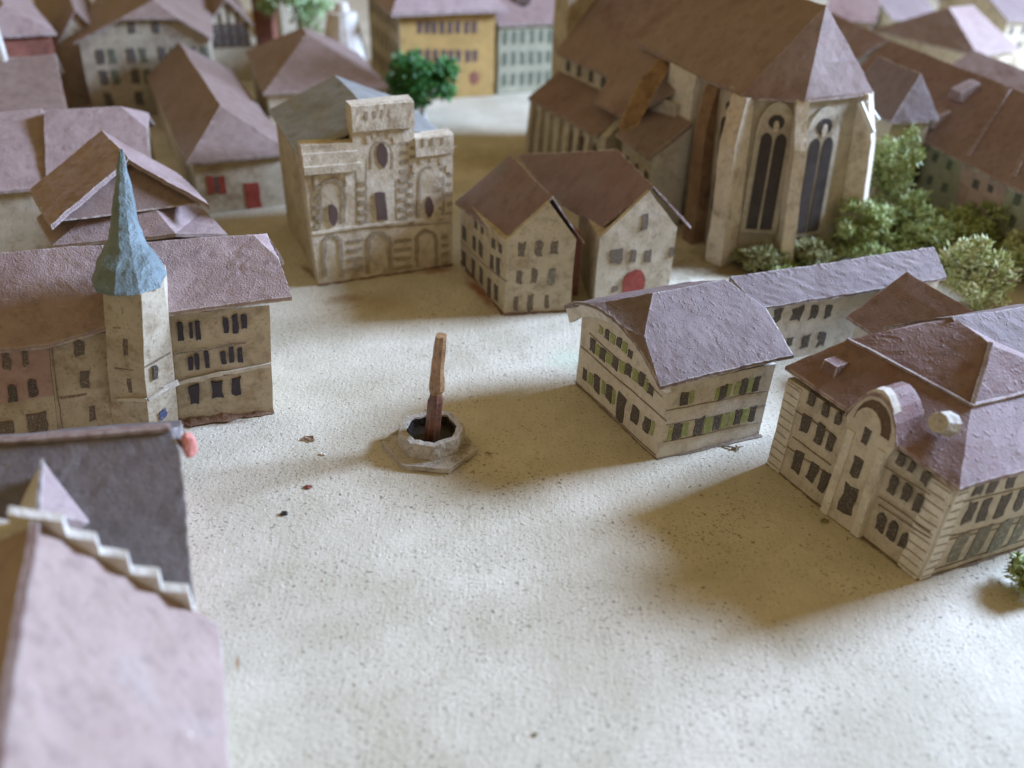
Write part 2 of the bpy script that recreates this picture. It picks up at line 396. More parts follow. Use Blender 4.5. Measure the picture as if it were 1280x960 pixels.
# ------------------------------------------------------------------ ground
def make_ground():
    m = bpy.data.materials.new('painted_board'); m.use_nodes = True
    nt = m.node_tree; bs = nt.nodes['Principled BSDF']; L = nt.links.new
    bs.inputs['Roughness'].default_value = .7; bs.inputs['Specular IOR Level'].default_value = .3
    tc = nt.nodes.new('ShaderNodeTexCoord'); co = tc.outputs['Object']
    n1 = _n(nt, 'ShaderNodeTexNoise', Scale=1.6, Detail=8, Roughness=.65); L(co, n1.inputs['Vector'])
    col = mix(nt, ramp(nt, n1.outputs[0], .35, .65), (0.47, 0.425, 0.315), (0.63, 0.58, 0.465))
    # brushed streaks
    mp = nt.nodes.new('ShaderNodeMapping'); mp.inputs['Rotation'].default_value = (0, 0, .9); mp.inputs['Scale'].default_value = (14, 1.6, 1); L(co, mp.inputs[0])
    n2 = _n(nt, 'ShaderNodeTexNoise', Scale=3.5, Detail=6, Roughness=.65); L(mp.outputs[0], n2.inputs['Vector'])
    col = mix(nt, mul(nt, ramp(nt, n2.outputs[0], .48, .78), .5), col, (0.45, 0.395, 0.285))
    # dark specks of two sizes
    for sc, a, b, amt, off in ((62, .625, .695, .85, 0), (34, .65, .71, .8, 7), (120, .63, .70, .65, 3)):
        mq = nt.nodes.new('ShaderNodeMapping'); mq.inputs['Location'].default_value = (off, off, 0); mq.inputs['Scale'].default_value = (1, 1.25, 1); mq.inputs['Rotation'].default_value = (0, 0, .7); L(co, mq.inputs[0])
        n3 = _n(nt, 'ShaderNodeTexNoise', Scale=sc, Detail=1.5, Roughness=.5); L(mq.outputs[0], n3.inputs['Vector'])
        n4 = _n(nt, 'ShaderNodeTexNoise', Scale=2.2, Detail=3); L(mq.outputs[0], n4.inputs['Vector'])
        col = mix(nt, mul(nt, mul(nt, ramp(nt, n3.outputs[0], a, b), ramp(nt, n4.outputs[0], .35, .6)), amt), col, (0.16, 0.13, 0.085))
    # stains with a shape of their own, one with shade painted in
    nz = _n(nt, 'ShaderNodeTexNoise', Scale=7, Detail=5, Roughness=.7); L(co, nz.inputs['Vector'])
    def stain_shade(P, r, c, amt, sx=1, rot=0):
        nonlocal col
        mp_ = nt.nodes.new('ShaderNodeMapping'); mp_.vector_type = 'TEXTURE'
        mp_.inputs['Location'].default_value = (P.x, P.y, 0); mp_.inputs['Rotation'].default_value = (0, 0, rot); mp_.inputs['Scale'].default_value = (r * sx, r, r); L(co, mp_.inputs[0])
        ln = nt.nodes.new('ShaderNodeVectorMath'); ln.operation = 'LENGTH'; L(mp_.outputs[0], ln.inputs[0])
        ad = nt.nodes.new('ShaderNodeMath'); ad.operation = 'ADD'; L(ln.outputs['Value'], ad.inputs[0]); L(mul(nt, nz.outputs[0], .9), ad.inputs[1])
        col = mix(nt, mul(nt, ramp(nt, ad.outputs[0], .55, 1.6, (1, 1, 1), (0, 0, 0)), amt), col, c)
    stain_shade(at(712, 448), .34, (0.50, 0.58, 0.43), .65)
    stain_shade(at(602, 366), .15, (0.25, 0.09, 0.04), .9, 4.2, -1.15)
    stain_shade(at(545, 338), .12, (0.26, 0.10, 0.04), .7, 3.0, .4)
    stain_shade(at(388, 340), .08, (0.16, 0.06, 0.03), .8, 4, 2.2)
    stain_shade(at(290, 527), .05, (0.20, 0.12, 0.07), .8, 7, .3)
    stain_shade(at(297, 830), .022, (0.33, 0.17, 0.07), .8, 4, 1.9)
    stain_shade(at(255, 790), .06, (0.36, 0.28, 0.18), .7, 5, 1.9)
    stain_shade(at(930, 335), .75, (0.17, 0.13, 0.065), .95, 2.2, 0)  # olive ground colour, darkened to paint in the shade of the row houses
    stain_shade(at(620, 200), .9, (0.30, 0.24, 0.12), .6, 1.5, 0)
    stain_shade(at(1110, 290), 1.1, (0.15, 0.14, 0.06), .95, 1.6, 0)
    stain_shade(at(1220, 310), .9, (0.15, 0.14, 0.06), .95, 1.6, 0)
    stain_shade(at(470, 378), .42, (0.36, 0.27, 0.15), .6, 1.8, .2)
    stain_shade(at(430, 372), .14, (0.28, 0.17, 0.08), .6, 2.5, .3)
    stain_shade(at(530, 588), .05, (0.2, 0.15, 0.08), .7, 4, 0)
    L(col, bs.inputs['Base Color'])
    h1 = _n(nt, 'ShaderNodeTexNoise', Scale=48, Detail=4, Roughness=.6); L(co, h1.inputs['Vector'])
    b1 = nt.nodes.new('ShaderNodeBump'); b1.inputs['Strength'].default_value = .3; b1.inputs['Distance'].default_value = .02; L(h1.outputs[0], b1.inputs['Height'])
    b2 = nt.nodes.new('ShaderNodeBump'); b2.inputs['Strength'].default_value = .16; b2.inputs['Distance'].default_value = .02; L(n2.outputs[0], b2.inputs['Height']); L(b1.outputs[0], b2.inputs['Normal'])
    h3 = _n(nt, 'ShaderNodeTexNoise', Scale=34, Detail=1, Roughness=.5); L(co, h3.inputs['Vector'])
    b3 = nt.nodes.new('ShaderNodeBump'); b3.inputs['Strength'].default_value = .35; b3.inputs['Distance'].default_value = .014; L(ramp(nt, h3.outputs[0], .66, .76), b3.inputs['Height']); L(b2.outputs[0], b3.inputs['Normal'])
    L(b3.outputs[0], bs.inputs['Normal'])
    bm = bmesh.new(); N = 90
    xs = [-16 + 32 * i / N for i in range(N + 1)]; ys = [-3 + 33 * i / N for i in range(N + 1)]
    g = [[bm.verts.new((x, y, noise.noise(V((x * 1.3, y * 1.3, 0))) * .006 - .004)) for x in xs] for y in ys]
    for j in range(N):
        for i in range(N): bm.faces.new((g[j][i], g[j][i + 1], g[j + 1][i + 1], g[j + 1][i]))
    me = bpy.data.meshes.new('ground'); bm.to_mesh(me); bm.free(); me.materials.append(m)
    for p in me.polygons: p.use_smooth = True
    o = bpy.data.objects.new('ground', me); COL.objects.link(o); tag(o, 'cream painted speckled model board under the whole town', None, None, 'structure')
make_ground()

# ------------------------------------------------------------------ fountain
def make_fountain():
    c = at(538, 560); c.z = 0
    o = thing('fountain', c, 'small hexagonal fountain with a carved copper brown column in the open square', 'fountain')
    bp = [(478, 551), (505, 580), (562, 586), (597, 561), (577, 538), (500, 535)]
    top = [at(u, v, .03) for u, v in bp]
    cc = avg(*top)
    base = [V((p.x, p.y, -.003)) for p in top]
    MB().prism([cc.lerp(p, .97) * 1 for p in base] and [V((p.x, p.y, -.003)) for p in top], top).build('plinth', M['cement'], o, sub=.03, rough=.002)
    rc = at(539, 530, .14)
    R0 = .178; n = 8; ang0 = .2
    def ring(r, z, jit=0): return [V((rc.x + r * math.cos(ang0 + 2 * math.pi * i / n), rc.y + r * math.sin(ang0 + 2 * math.pi * i / n), z)) for i in range(n)]
    mb = MB(); a, b, c_, d = ring(R0 * 1.06, .03), ring(R0, .118), ring(R0 * .80, .12), ring(R0 * .76, .06)
    vs = a + b + c_ + d; fs = []
    for k in range(3):
        for i in range(n):
            j = (i + 1) % n; fs.append((k * n + i, k * n + j, (k + 1) * n + j, (k + 1) * n + i))
    mb.add(vs, fs).build('basin', M['cement'], o, sub=.03, rough=.006)
    li = ring(R0 * .72, .06) + ring(R0 * .745, .112) + ring(R0 * .81, .108) + ring(R0 * .81, .06)
    MB().add(li, [(k * n + i, k * n + (i + 1) % n, ((k + 1) % 4) * n + (i + 1) % n, ((k + 1) % 4) * n + i) for k in range(4) for i in range(n)]).build('basin_lining', M['darkhole'], o, sub=.04, rough=.009)
    MB().prism(ring(R0 * .8, .05), ring(R0 * .8, .062)).build('basin_floor', M['darkhole'], o, sub=.05)
    # octagonal column with a notch
    prof = [(0.0442, .05, (540, 545)), (0.0442, .20, None), (0.0425, .30, None), (0.0340, .335, None), (0.0306, .345, None), (0.0442, .372, None), (0.0459, .43, None), (0.0365, .49, None), (0.0340, .60, None), (0.0314, .70, None)]
    p0 = V((rc.x - .004, rc.y - .01, 0)); topx = at(551, 419, .70)
    lean = (topx - p0) / .70; n = 8
    vs = []; fs = []
    for k, (r, z, _) in enumerate(prof):
        for i in range(n):
            aa = 2 * math.pi * i / n + .3 + (.25 if k > 4 else 0)
            rr = r * rnd.uniform(.93, 1.07)
            vs.append(V((p0.x + lean.x * z + rr * math.cos(aa), p0.y + lean.y * z + rr * math.sin(aa), z)))
    def part(k0, k1, name, mat, par):
        sub_v = vs[k0 * n:(k1 + 1) * n]; m_ = k1 - k0
        f_ = [(k * n + i, k * n + (i + 1) % n, (k + 1) * n + (i + 1) % n, (k + 1) * n + i) for k in range(m_) for i in range(n)]
        f_ += [tuple(range(m_ * n, (m_ + 1) * n)), tuple(reversed(range(n)))]
        return MB().add(sub_v, f_).build(name, mat, par, sub=.05, rough=.002)
    col_ = part(0, 4, 'column', M['darkcopper'], o)
    part(4, len(prof) - 1, 'upper_shaft', M['copper'], col_)
make_fountain()

# ------------------------------------------------------------------ chalet with the arched gable
def make_chalet():
    A, B, C = at(720, 479), at(821, 573), at(949, 543); D = A + (C - B)
    zt = .485
    o = thing('arched_gable_house', avg(A, B, C, D), 'white house with green shutters and an arched white gable, standing on the open square', 'house', HG)
    up = V((0, 0, zt))
    lean = [at(727, 408, zt), at(831, 487, zt), at(966, 457, zt)]
    A1, B1, C1 = A + up, B + up, C + up; D1 = D + up
    mb = MB().prism([A, B, C, D], [A1, B1, C1, D1])
    # gable wall under the arch
    f = B - A; g = [A1 + f * .04]
    K = 12
    arch = [A1 + f * (.02 + .96 * i / K) + V((0, 0, -.01 + .17 * math.sin(math.pi * i / K) ** .8)) for i in range(K + 1)]
    back = (D - A).normalized() * .03
    mb.prism(arch, [p + back for p in arch])
    mb.build('wall', M['cream'], o, sub=.1)
    # roof
    zr = .80
    Le, Re, Rb = at(705, 381, .51), at(825, 482, .535), at(991, 443, .565)
    Lb = Le + (Rb - Re)
    S, T = at(816, 368, zr), at(906, 350, zr)
    Mr, Mt = at(805, 421, .68), at(958, 385, .68)
    ax = (T - S).normalized()
    def mir(p):   # mirror across the ridge plane
        nn = V((-ax.y, ax.x, 0)).normalized(); return p - nn * (2 * (p - S).dot(nn))
    Ml = mir(Mr); Mb = mir(Mt)
    # arched lower edge of the front hip
    K = 10; edge = []
    for i in range(1, K):
        t = i / K; p = Le.lerp(Re, t); p.z = .515 + .17 * math.sin(math.pi * t) ** .8; edge.append(p)
    vs = [S, T, Mr, Mt, Re, Rb, Le, Lb, Ml, Mb] + edge
    ids = list(range(10, 10 + K - 1))
    fs = [(0, 2, 3, 1), (2, 4, 5, 3), (0, 1, 9, 8), (8, 9, 7, 6), (1, 3, 9), (3, 5, 7, 9)]
    fs += [(0, 8, ids[4], 2), (8, 6, ids[0]), (8, ids[0], ids[1]), (8, ids[1], ids[2]), (8, ids[2], ids[3]), (8, ids[3], ids[4])]
    fs += [(2, ids[4], ids[5]), (2, ids[5], ids[6]), (2, ids[6], ids[7]), (2, ids[7], ids[8]), (2, ids[8], 4)]
    MB().slab(vs, fs, .022).build('roof', M['greylilac'], o, sub=.05, rough=.003)
    # white arched bargeboard below the front edge
    E = [Le] + edge + [Re]; ins = (D - A).normalized()
    vs = []; n = len(E); fs = []
    for i, p in enumerate(E):
        t = i / (n - 1); dz = .055 + .05 * (1 - t) ** 3 - .03 * t ** 2
        q = p - V((0, 0, .026)) + ins * .015
        vs += [q, q - V((0, 0, dz)) + ins * .03, q - V((0, 0, dz)) + ins * .06, q + ins * .05]
    for i in range(n - 1):
        for k in range(4):
            fs.append((4 * i + k, 4 * i + (k + 1) % 4, 4 * i + 4 + (k + 1) % 4, 4 * i + 4 + k))
    fs += [(0, 1, 2, 3), (4 * n - 4, 4 * n - 1, 4 * n - 2, 4 * n - 3)]
    MB().add(vs, fs).build('bargeboard', M['white'], o, sub=.06)
    W1 = Wall(A, B, A1); W2 = Wall(B, C, B1)
    Z = dict(ox=690, oy=290, s=3.2)
    ink_ = M['ink']
    win(W1, o, [(165, 455, 22, 52), (207, 490, 22, 50), (257, 525, 22, 50), (307, 555, 24, 50), (358, 592, 24, 54), (393, 632, 20, 42), (222, 410, 16, 40), (270, 442, 20, 40), (313, 488, 16, 36)], ink_, **Z)
    win(W1, o, [(186, 475, 20, 44), (232, 508, 22, 46), (283, 542, 22, 48), (333, 575, 22, 48), (376, 614, 12, 46), (245, 425, 20, 40), (292, 462, 18, 40), (198, 395, 16, 30)], M['inkgreen'], 'shutter', **Z)
    win(W1, o, [(135, 567, 16, 50), (183, 607, 24, 65), (232, 645, 26, 65), (335, 730, 30, 65), (380, 768, 27, 60)], ink_, **Z)
    win(W1, o, [(278, 706, 34, 118)], ink_, 'door', **Z)
    win(W1, o, [(158, 588, 20, 48), (250, 662, 12, 60), (402, 784, 12, 56), (210, 622, 12, 56)], M['inkgreen'], 'shutter', **Z)
    line(W1, o, [(115, 455), (455, 755)], .008, M['inkline'], **Z)
    line(W1, o, [(150, 405), (440, 660)], .006, M['inkline'], **Z)
    line(W1, o, [(95, 598), (415, 890)], .007, M['inkline'], 'plinth_line', **Z)
    win(W2, o, [(528, 666, 30, 46), (683, 640, 26, 52), (767, 618, 24, 56), (816, 608, 22, 52), (497, 795, 34, 56), (585, 775, 34, 62), (657, 762, 25, 56), (742, 740, 24, 56), (803, 727, 22, 56)], ink_, **Z)
    win(W2, o, [(558, 660, 14, 44), (708, 634, 16, 46), (660, 646, 14, 44), (792, 612, 22, 50), (740, 626, 20, 46), (468, 802, 14, 54), (528, 786, 24, 52), (622, 768, 30, 56), (686, 754, 20, 54), (716, 746, 20, 54), (772, 733, 28, 54)], M['inkgreen'], 'shutter', **Z)
    line(W2, o, [(455, 716), (862, 634)], .007, M['inkline'], **Z)
    line(W2, o, [(455, 770), (856, 694)], .005, M['inkline'], **Z)
    line(W2, o, [(440, 838), (842, 760)], .004, M['inkline'], **Z)
make_chalet()

# ------------------------------------------------------------------ long wing behind the chalet
def make_wing():
    ze, zr = .45, .60
    e1, e2 = at(950, 385, ze), at(1184, 347, ze)
    r1, r2 = at(912, 346, zr), at(1165, 309, zr)
    d = (e2 - e1).normalized(); n = V((-d.y, d.x, 0))
    wv = (r1 - e1).dot(n)
    b1 = e1 + n * 2 * wv; b2 = e2 + n * 2 * wv
    o = thing('long_wing_house', avg(e1, e2, b1, b2), 'long low white house with lumpy lilac grey roof behind the green shuttered house', 'house', HG)
    MB().slab([r1, r2, e1, e2, b1, b2], [(0, 2, 3, 1), (0, 1, 5, 4)], .02).build('roof', M['greylilac'], o, sub=.05, rough=.005)
    i = .03
    q = [e1 + d * i + n * i, e2 - d * i + n * i, b2 - d * i - n * i, b1 + d * i - n * i]
    base = [V((p.x, p.y, 0)) for p in q]; top = [V((p.x, p.y, ze + .0)) for p in q]
    mb = MB().prism(base, top)
    for a, b, r in ((top[0], top[3], r1 + d * i), (top[1], top[2], r2 - d * i)):
        pl = [a, V((r.x, r.y, zr - .03)), b]; mb.prism(pl, [x + (d if r is r1 else -d) * .02 for x in pl])
    mb.build('wall', M['cream'], o, sub=.1)
    W = Wall(base[0], base[1], top[0])
    Z = dict(ox=900, oy=290, s=3.368)
    win(W, o, [(242, 352, 32, 52), (325, 345, 42, 56), (395, 335, 28, 50), (458, 332, 28, 46), (290, 462, 25, 42), (360, 460, 30, 52), (428, 450, 30, 54)], M['ink'], jit=.14, **Z)
make_wing()

# ------------------------------------------------------------------ town hall
def make_townhall():
    A, B = at(959, 579), at(1146, 724)
    C = at(1146, 724) + (at(1280, 682) - at(1146, 724)) * 1.35; D = A + (C - B)
    zt = .54
    o = thing('corner_house', avg(A, B, C, D), 'large cream mansard house with rounded centre gable at the right of the square', 'house', HG)
    # wall tops lean outward a little, as the card does
    A1, B1 = at(986, 473, .575), at(1197, 612, zt)
    A1 = (A + V((0, 0, .575))).lerp(A1, .6); B1 = (B + V((0, 0, zt))).lerp(B1, .6)
    C1 = C + (B1 - B); D1 = D + (A1 - A)
    MB().prism([A, B, C, D], [A1, B1, C1, D1]).build('wall', M['grimy'], o, sub=.1)
    W1 = Wall(A, B, A1, B1); W2 = Wall(B, C, B1, C1)
    f = (B - A).normalized(); g = (C - B).normalized()
    Ae, Be = at(982, 457, .635), at(1199, 611, .585)
    Ce = Be + (C - B) * 1.0 + g * .06; De = Ae + (Ce - Be)
    zb, zr = .75, .94
    Lb, Rb = at(1058, 424, .79), at(1213, 508, zb)
    R1, R2 = at(1193, 398, zr), at(1239, 429, zr)
    # back side of the mansard
    RbB = Rb + (Ce - Be) * .72; LbB = RbB + (Lb - Rb)
    R1b = R1 + g * .55; R2b = R2 + g * .55
    vs = [Ae, Be, Ce, De, Lb, Rb, RbB, LbB, R1, R2]
    fs = [(0, 1, 5, 4), (1, 2, 6, 5), (2, 3, 7, 6), (3, 0, 4, 7), (4, 5, 9, 8), (5, 6, 9), (6, 7, 8, 9), (7, 4, 8)]
    MB().slab(vs, fs, .02).build('roof', M['brownlilac'], o, sub=.06, rough=.003)
    # ridge strip along the hip
    MB().beam(R2 + V((0, 0, .006)), Rb + V((0, 0, .006)), .022, .012).build('hip_ridge', M['taupe'], o, sub=.05)
    MB().beam(Lb + V((0, 0, .006)), Rb + V((0, 0, .006)), .014, .014).build('roof_break', M['taupe'], o, sub=.05)
    MB().beam(Rb + V((0, 0, .008)), Rb + (RbB - Rb) * .8 + V((0, 0, .008)), .018, .012).build('roof_break', M['brown'], o, sub=.05)
    # rear roof
    a = R1 + V((0, 0, .01)); b = at(1300, 378, zr); dirv = (b - a).normalized(); nn = V((-dirv.y, dirv.x, 0))
    if nn.y > 0: nn = -nn
    a = a - dirv * .02; b = a + dirv * .9
    w_ = .4; vs = [a, b, a + nn * w_ - V((0, 0, .27)), b + nn * w_ - V((0, 0, .27)), a - nn * w_ - V((0, 0, .27)), b - nn * w_ - V((0, 0, .27))]
    MB().slab(vs, [(0, 2, 3, 1), (0, 1, 5, 4)], .02).build('rear_roof', M['greylilac'], o, sub=.07, rough=.004)
    # centre pavilion standing proud, with a rounded gable
    n = W1.n
    pl, prt = at(1034, 633), at(1080, 669)
    u0 = (pl - A).dot(f); u1 = (prt - A).dot(f)
    P0 = A + f * u0; P1 = A + f * u1; wp = u1 - u0
    lean = (W1.uv(.5, 1) - W1.uv(.5, 0)) / zt
    def pt(x, z): return P0 + f * x + V((lean.x, lean.y, 1)) * z
    out = [pt(0, 0), pt(wp, 0), pt(wp, .50), pt(wp * 1.10, .585)]
    K = 8
    apex = .815
    for i in range(1, K):
        t = i / K; out.append(pt(wp * (1.10 - 1.20 * t), .585 + (apex - .585) * math.sin(math.pi * t) ** .75))
    out += [pt(-wp * .10, .585), pt(0, .50)]
    MB().prism([p - n * .02 for p in out], [p + n * .026 for p in out]).build('centre_gable', M['cream'], o, sub=.05)
    WP = Wall(P0 + n * .026, P1 + n * .026, pt(0, .5) + n * .026)
    # rounded recess drawn flat, its shade painted as a brown crescent
    Z = dict(ox=940, oy=360, s=2.526)
    q = [(p) for p in out]
    arch = []
    for i in range(0, 9):
        t = math.pi * i / 8; arch.append((wp * (.5 - .44 * math.cos(t)), .60 + .15 * math.sin(t)))
    rec = [pt(x, z) + n * .027 for x, z in arch]
    MB().prism(rec, [p + n * .004 for p in rec]).build('gable_arch_shade', M['inkarchshade'], o, sub=0)
    rec2 = [pt(wp * (.42 - .33 * math.cos(math.pi * i / 8)), .60 + .10 * math.sin(math.pi * i / 8)) + n * .032 for i in range(9)]
    MB().prism(rec2, [p + n * .004 for p in rec2]).build('gable_niche', M['cream'], o, sub=0)
    # barrel roof behind the gable
    mb = MB(); vs = []; fs = []
    back = -n
    for i in range(0, K + 1):
        t = i / K; p = pt(wp * (1.14 - 1.28 * t), .598 + (apex - .60) * math.sin(math.pi * t) ** .7 * .9) + n * .032
        vs += [p, p + back * .19]
    for i in range(K): fs.append((2 * i, 2 * i + 1, 2 * i + 3, 2 * i + 2))
    mb.slab(vs, fs, .02).build('gable_roof', M['brownlilac'], o, sub=.05)
    for x0, x1 in ((.02, .20), (.80, .98)):
        MB().prism([pt(wp * x0, 0) + n * .02, pt(wp * x1, 0) + n * .02, pt(wp * x1, .53) + n * .02, pt(wp * x0, .53) + n * .02],
                   [pt(wp * x0, 0) + n * .034, pt(wp * x1, 0) + n * .034, pt(wp * x1, .53) + n * .034, pt(wp * x0, .53) + n * .034]).build('pilaster', M['white'], o, sub=.06)
    win(WP, o, [(360, 468, 24, 56), (331, 566, 32, 70)], M['ink'], **Z)
    win(WP, o, [(303, 668, 48, 100)], M['ink'], 'door', **Z)
    win(WP, o, [(362, 396, 36, 42)], M['inkpale'], 'medallion', 'oval', **Z)
    win(W1, o, [(188, 350, 22, 45), (231, 382, 20, 42), (270, 411, 18, 45), (168, 430, 27, 58), (213, 458, 25, 62), (247, 487, 22, 58), (145, 548, 28, 72), (193, 580, 28, 62), (229, 606, 25, 70),
                (472, 545, 24, 42), (505, 570, 20, 38), (545, 602, 25, 46), (445, 625, 24, 62), (487, 650, 28, 58), (523, 683, 26, 62)], M['ink'], jit=.1, **Z)
    win(W1, o, [(405, 740, 28, 62), (442, 765, 30, 64), (476, 795, 26, 56)], M['ink'], shape='arch', **Z)
    win(W2, o, [(715, 636, 24, 36), (762, 624, 22, 36), (818, 612, 22, 32), (685, 710, 26, 58), (731, 697, 25, 56), (788, 682, 26, 60), (846, 664, 22, 56)], M['ink'], jit=.12, **Z)
    win(W2, o, [(648, 815, 32, 84), (712, 798, 34, 86), (780, 780, 36, 82), (838, 764, 26, 78)], M['inkgreyblue'], jit=.08, **Z)
    for y0, y1 in (((135, 385), (560, 655)), ((110, 500), (560, 790)), ((128, 470), (560, 770))):
        line(W1, o, [(y0[0], y0[1]), (250, y0[1] + (y1[1] - y0[1]) * (250 - y0[0]) / (y1[0] - y0[0]))], .005, M['inkline'], **Z)
        line(W1, o, [(400, y0[1] + (y1[1] - y0[1]) * (400 - y0[0]) / (y1[0] - y0[0])), y1], .005, M['inkline'], **Z)
    line(W2, o, [(590, 790), (900, 705)], .006, M['inkline'], **Z)
    line(W2, o, [(580, 800), (900, 725)], .004, M['inkline'], **Z)
    line(W2, o, [(550, 895), (900, 780)], .006, M['inkline'], **Z)
    line(W2, o, [(620, 690), (900, 615)], .006, M['inkline'], **Z)
    # rusticated corner strips, each with its blocks
    def quoin(u0, u1, wall, nb):
        nb = 11
        s0 = MB().prism([wall.uv(u0, 0) , wall.uv(u1, 0), wall.uv(u1, .98), wall.uv(u0, .98)], [wall.uv(u0, 0) + wall.n * .01, wall.uv(u1, 0) + wall.n * .01, wall.uv(u1, .98) + wall.n * .01, wall.uv(u0, .98) + wall.n * .01]).build('corner_strip', M['white'], o, sub=.06)
        for i in range(nb):
            v = (i + .5) / nb; h = .25 / nb * zt
            c = wall.uv((u0 + u1) / 2, v) + wall.n * .011
            MB().prism([c + wall.t * x + wall.upl * y for x, y in outline((u1 - u0) * (wall.b - wall.a).length * .8, h * .3, 'rect', .2)], [c + wall.n * .003 + wall.t * x + wall.upl * y for x, y in outline((u1 - u0) * (wall.b - wall.a).length * .8, h * .3, 'rect', .2)]).build('joint_line', M['inkfaint'], s0, sub=0)
    quoin(.005, .10, W1, 9); quoin(.885, .995, W1, 9); quoin(.005, .08, W2, 9)
    # dormers
    c = at(1176, 530, .745); ndir = (n * .8 + V((0, 0, .35))).normalized()
    dm = MB().tube(c - ndir * .06, c + ndir * .02, .062, .048, 9).build('round_dormer', M['cement'], o, sub=.05, rough=.004)
    c = at(1040, 456, .715)
    MB().prism([c + f * x - n * y - V((0, 0, .07)) for x, y in ((-.05, -.03), (.05, -.03), (.05, .10), (-.05, .10))], [c + f * x - n * y + V((0, 0, .018)) for x, y in ((-.04, -.02), (.04, -.02), (.04, .10), (-.04, .10))]).build('box_dormer', M['brownlilac'], o, sub=.05)
M['inkarchshade'] = ink('arch_shadow_brown', (0.10, 0.06, 0.035), .55)
M['brownlilac'] = paint('brown_lilac_roof', (0.19, 0.115, 0.095), (0.245, 0.165, 0.155), 4, .7, .3, 80, ((0.17, 0.07, 0.06), 2.6, .75), ((.12, .07, .06), 40, .4), WORN, .35)
make_townhall()

# brown roofed house between the long wing and the town hall
o, w = house('brown_roof_house', 'small house with a plain brown roof, between the long low house and the mansard house', (1134, 340), (1228, 396), .62, (1066, 400), .36, M['cream'], M['brown'])
grid(w['end1'], o, 2, (.5,), .3, .7, .05, .1, M['ink'])

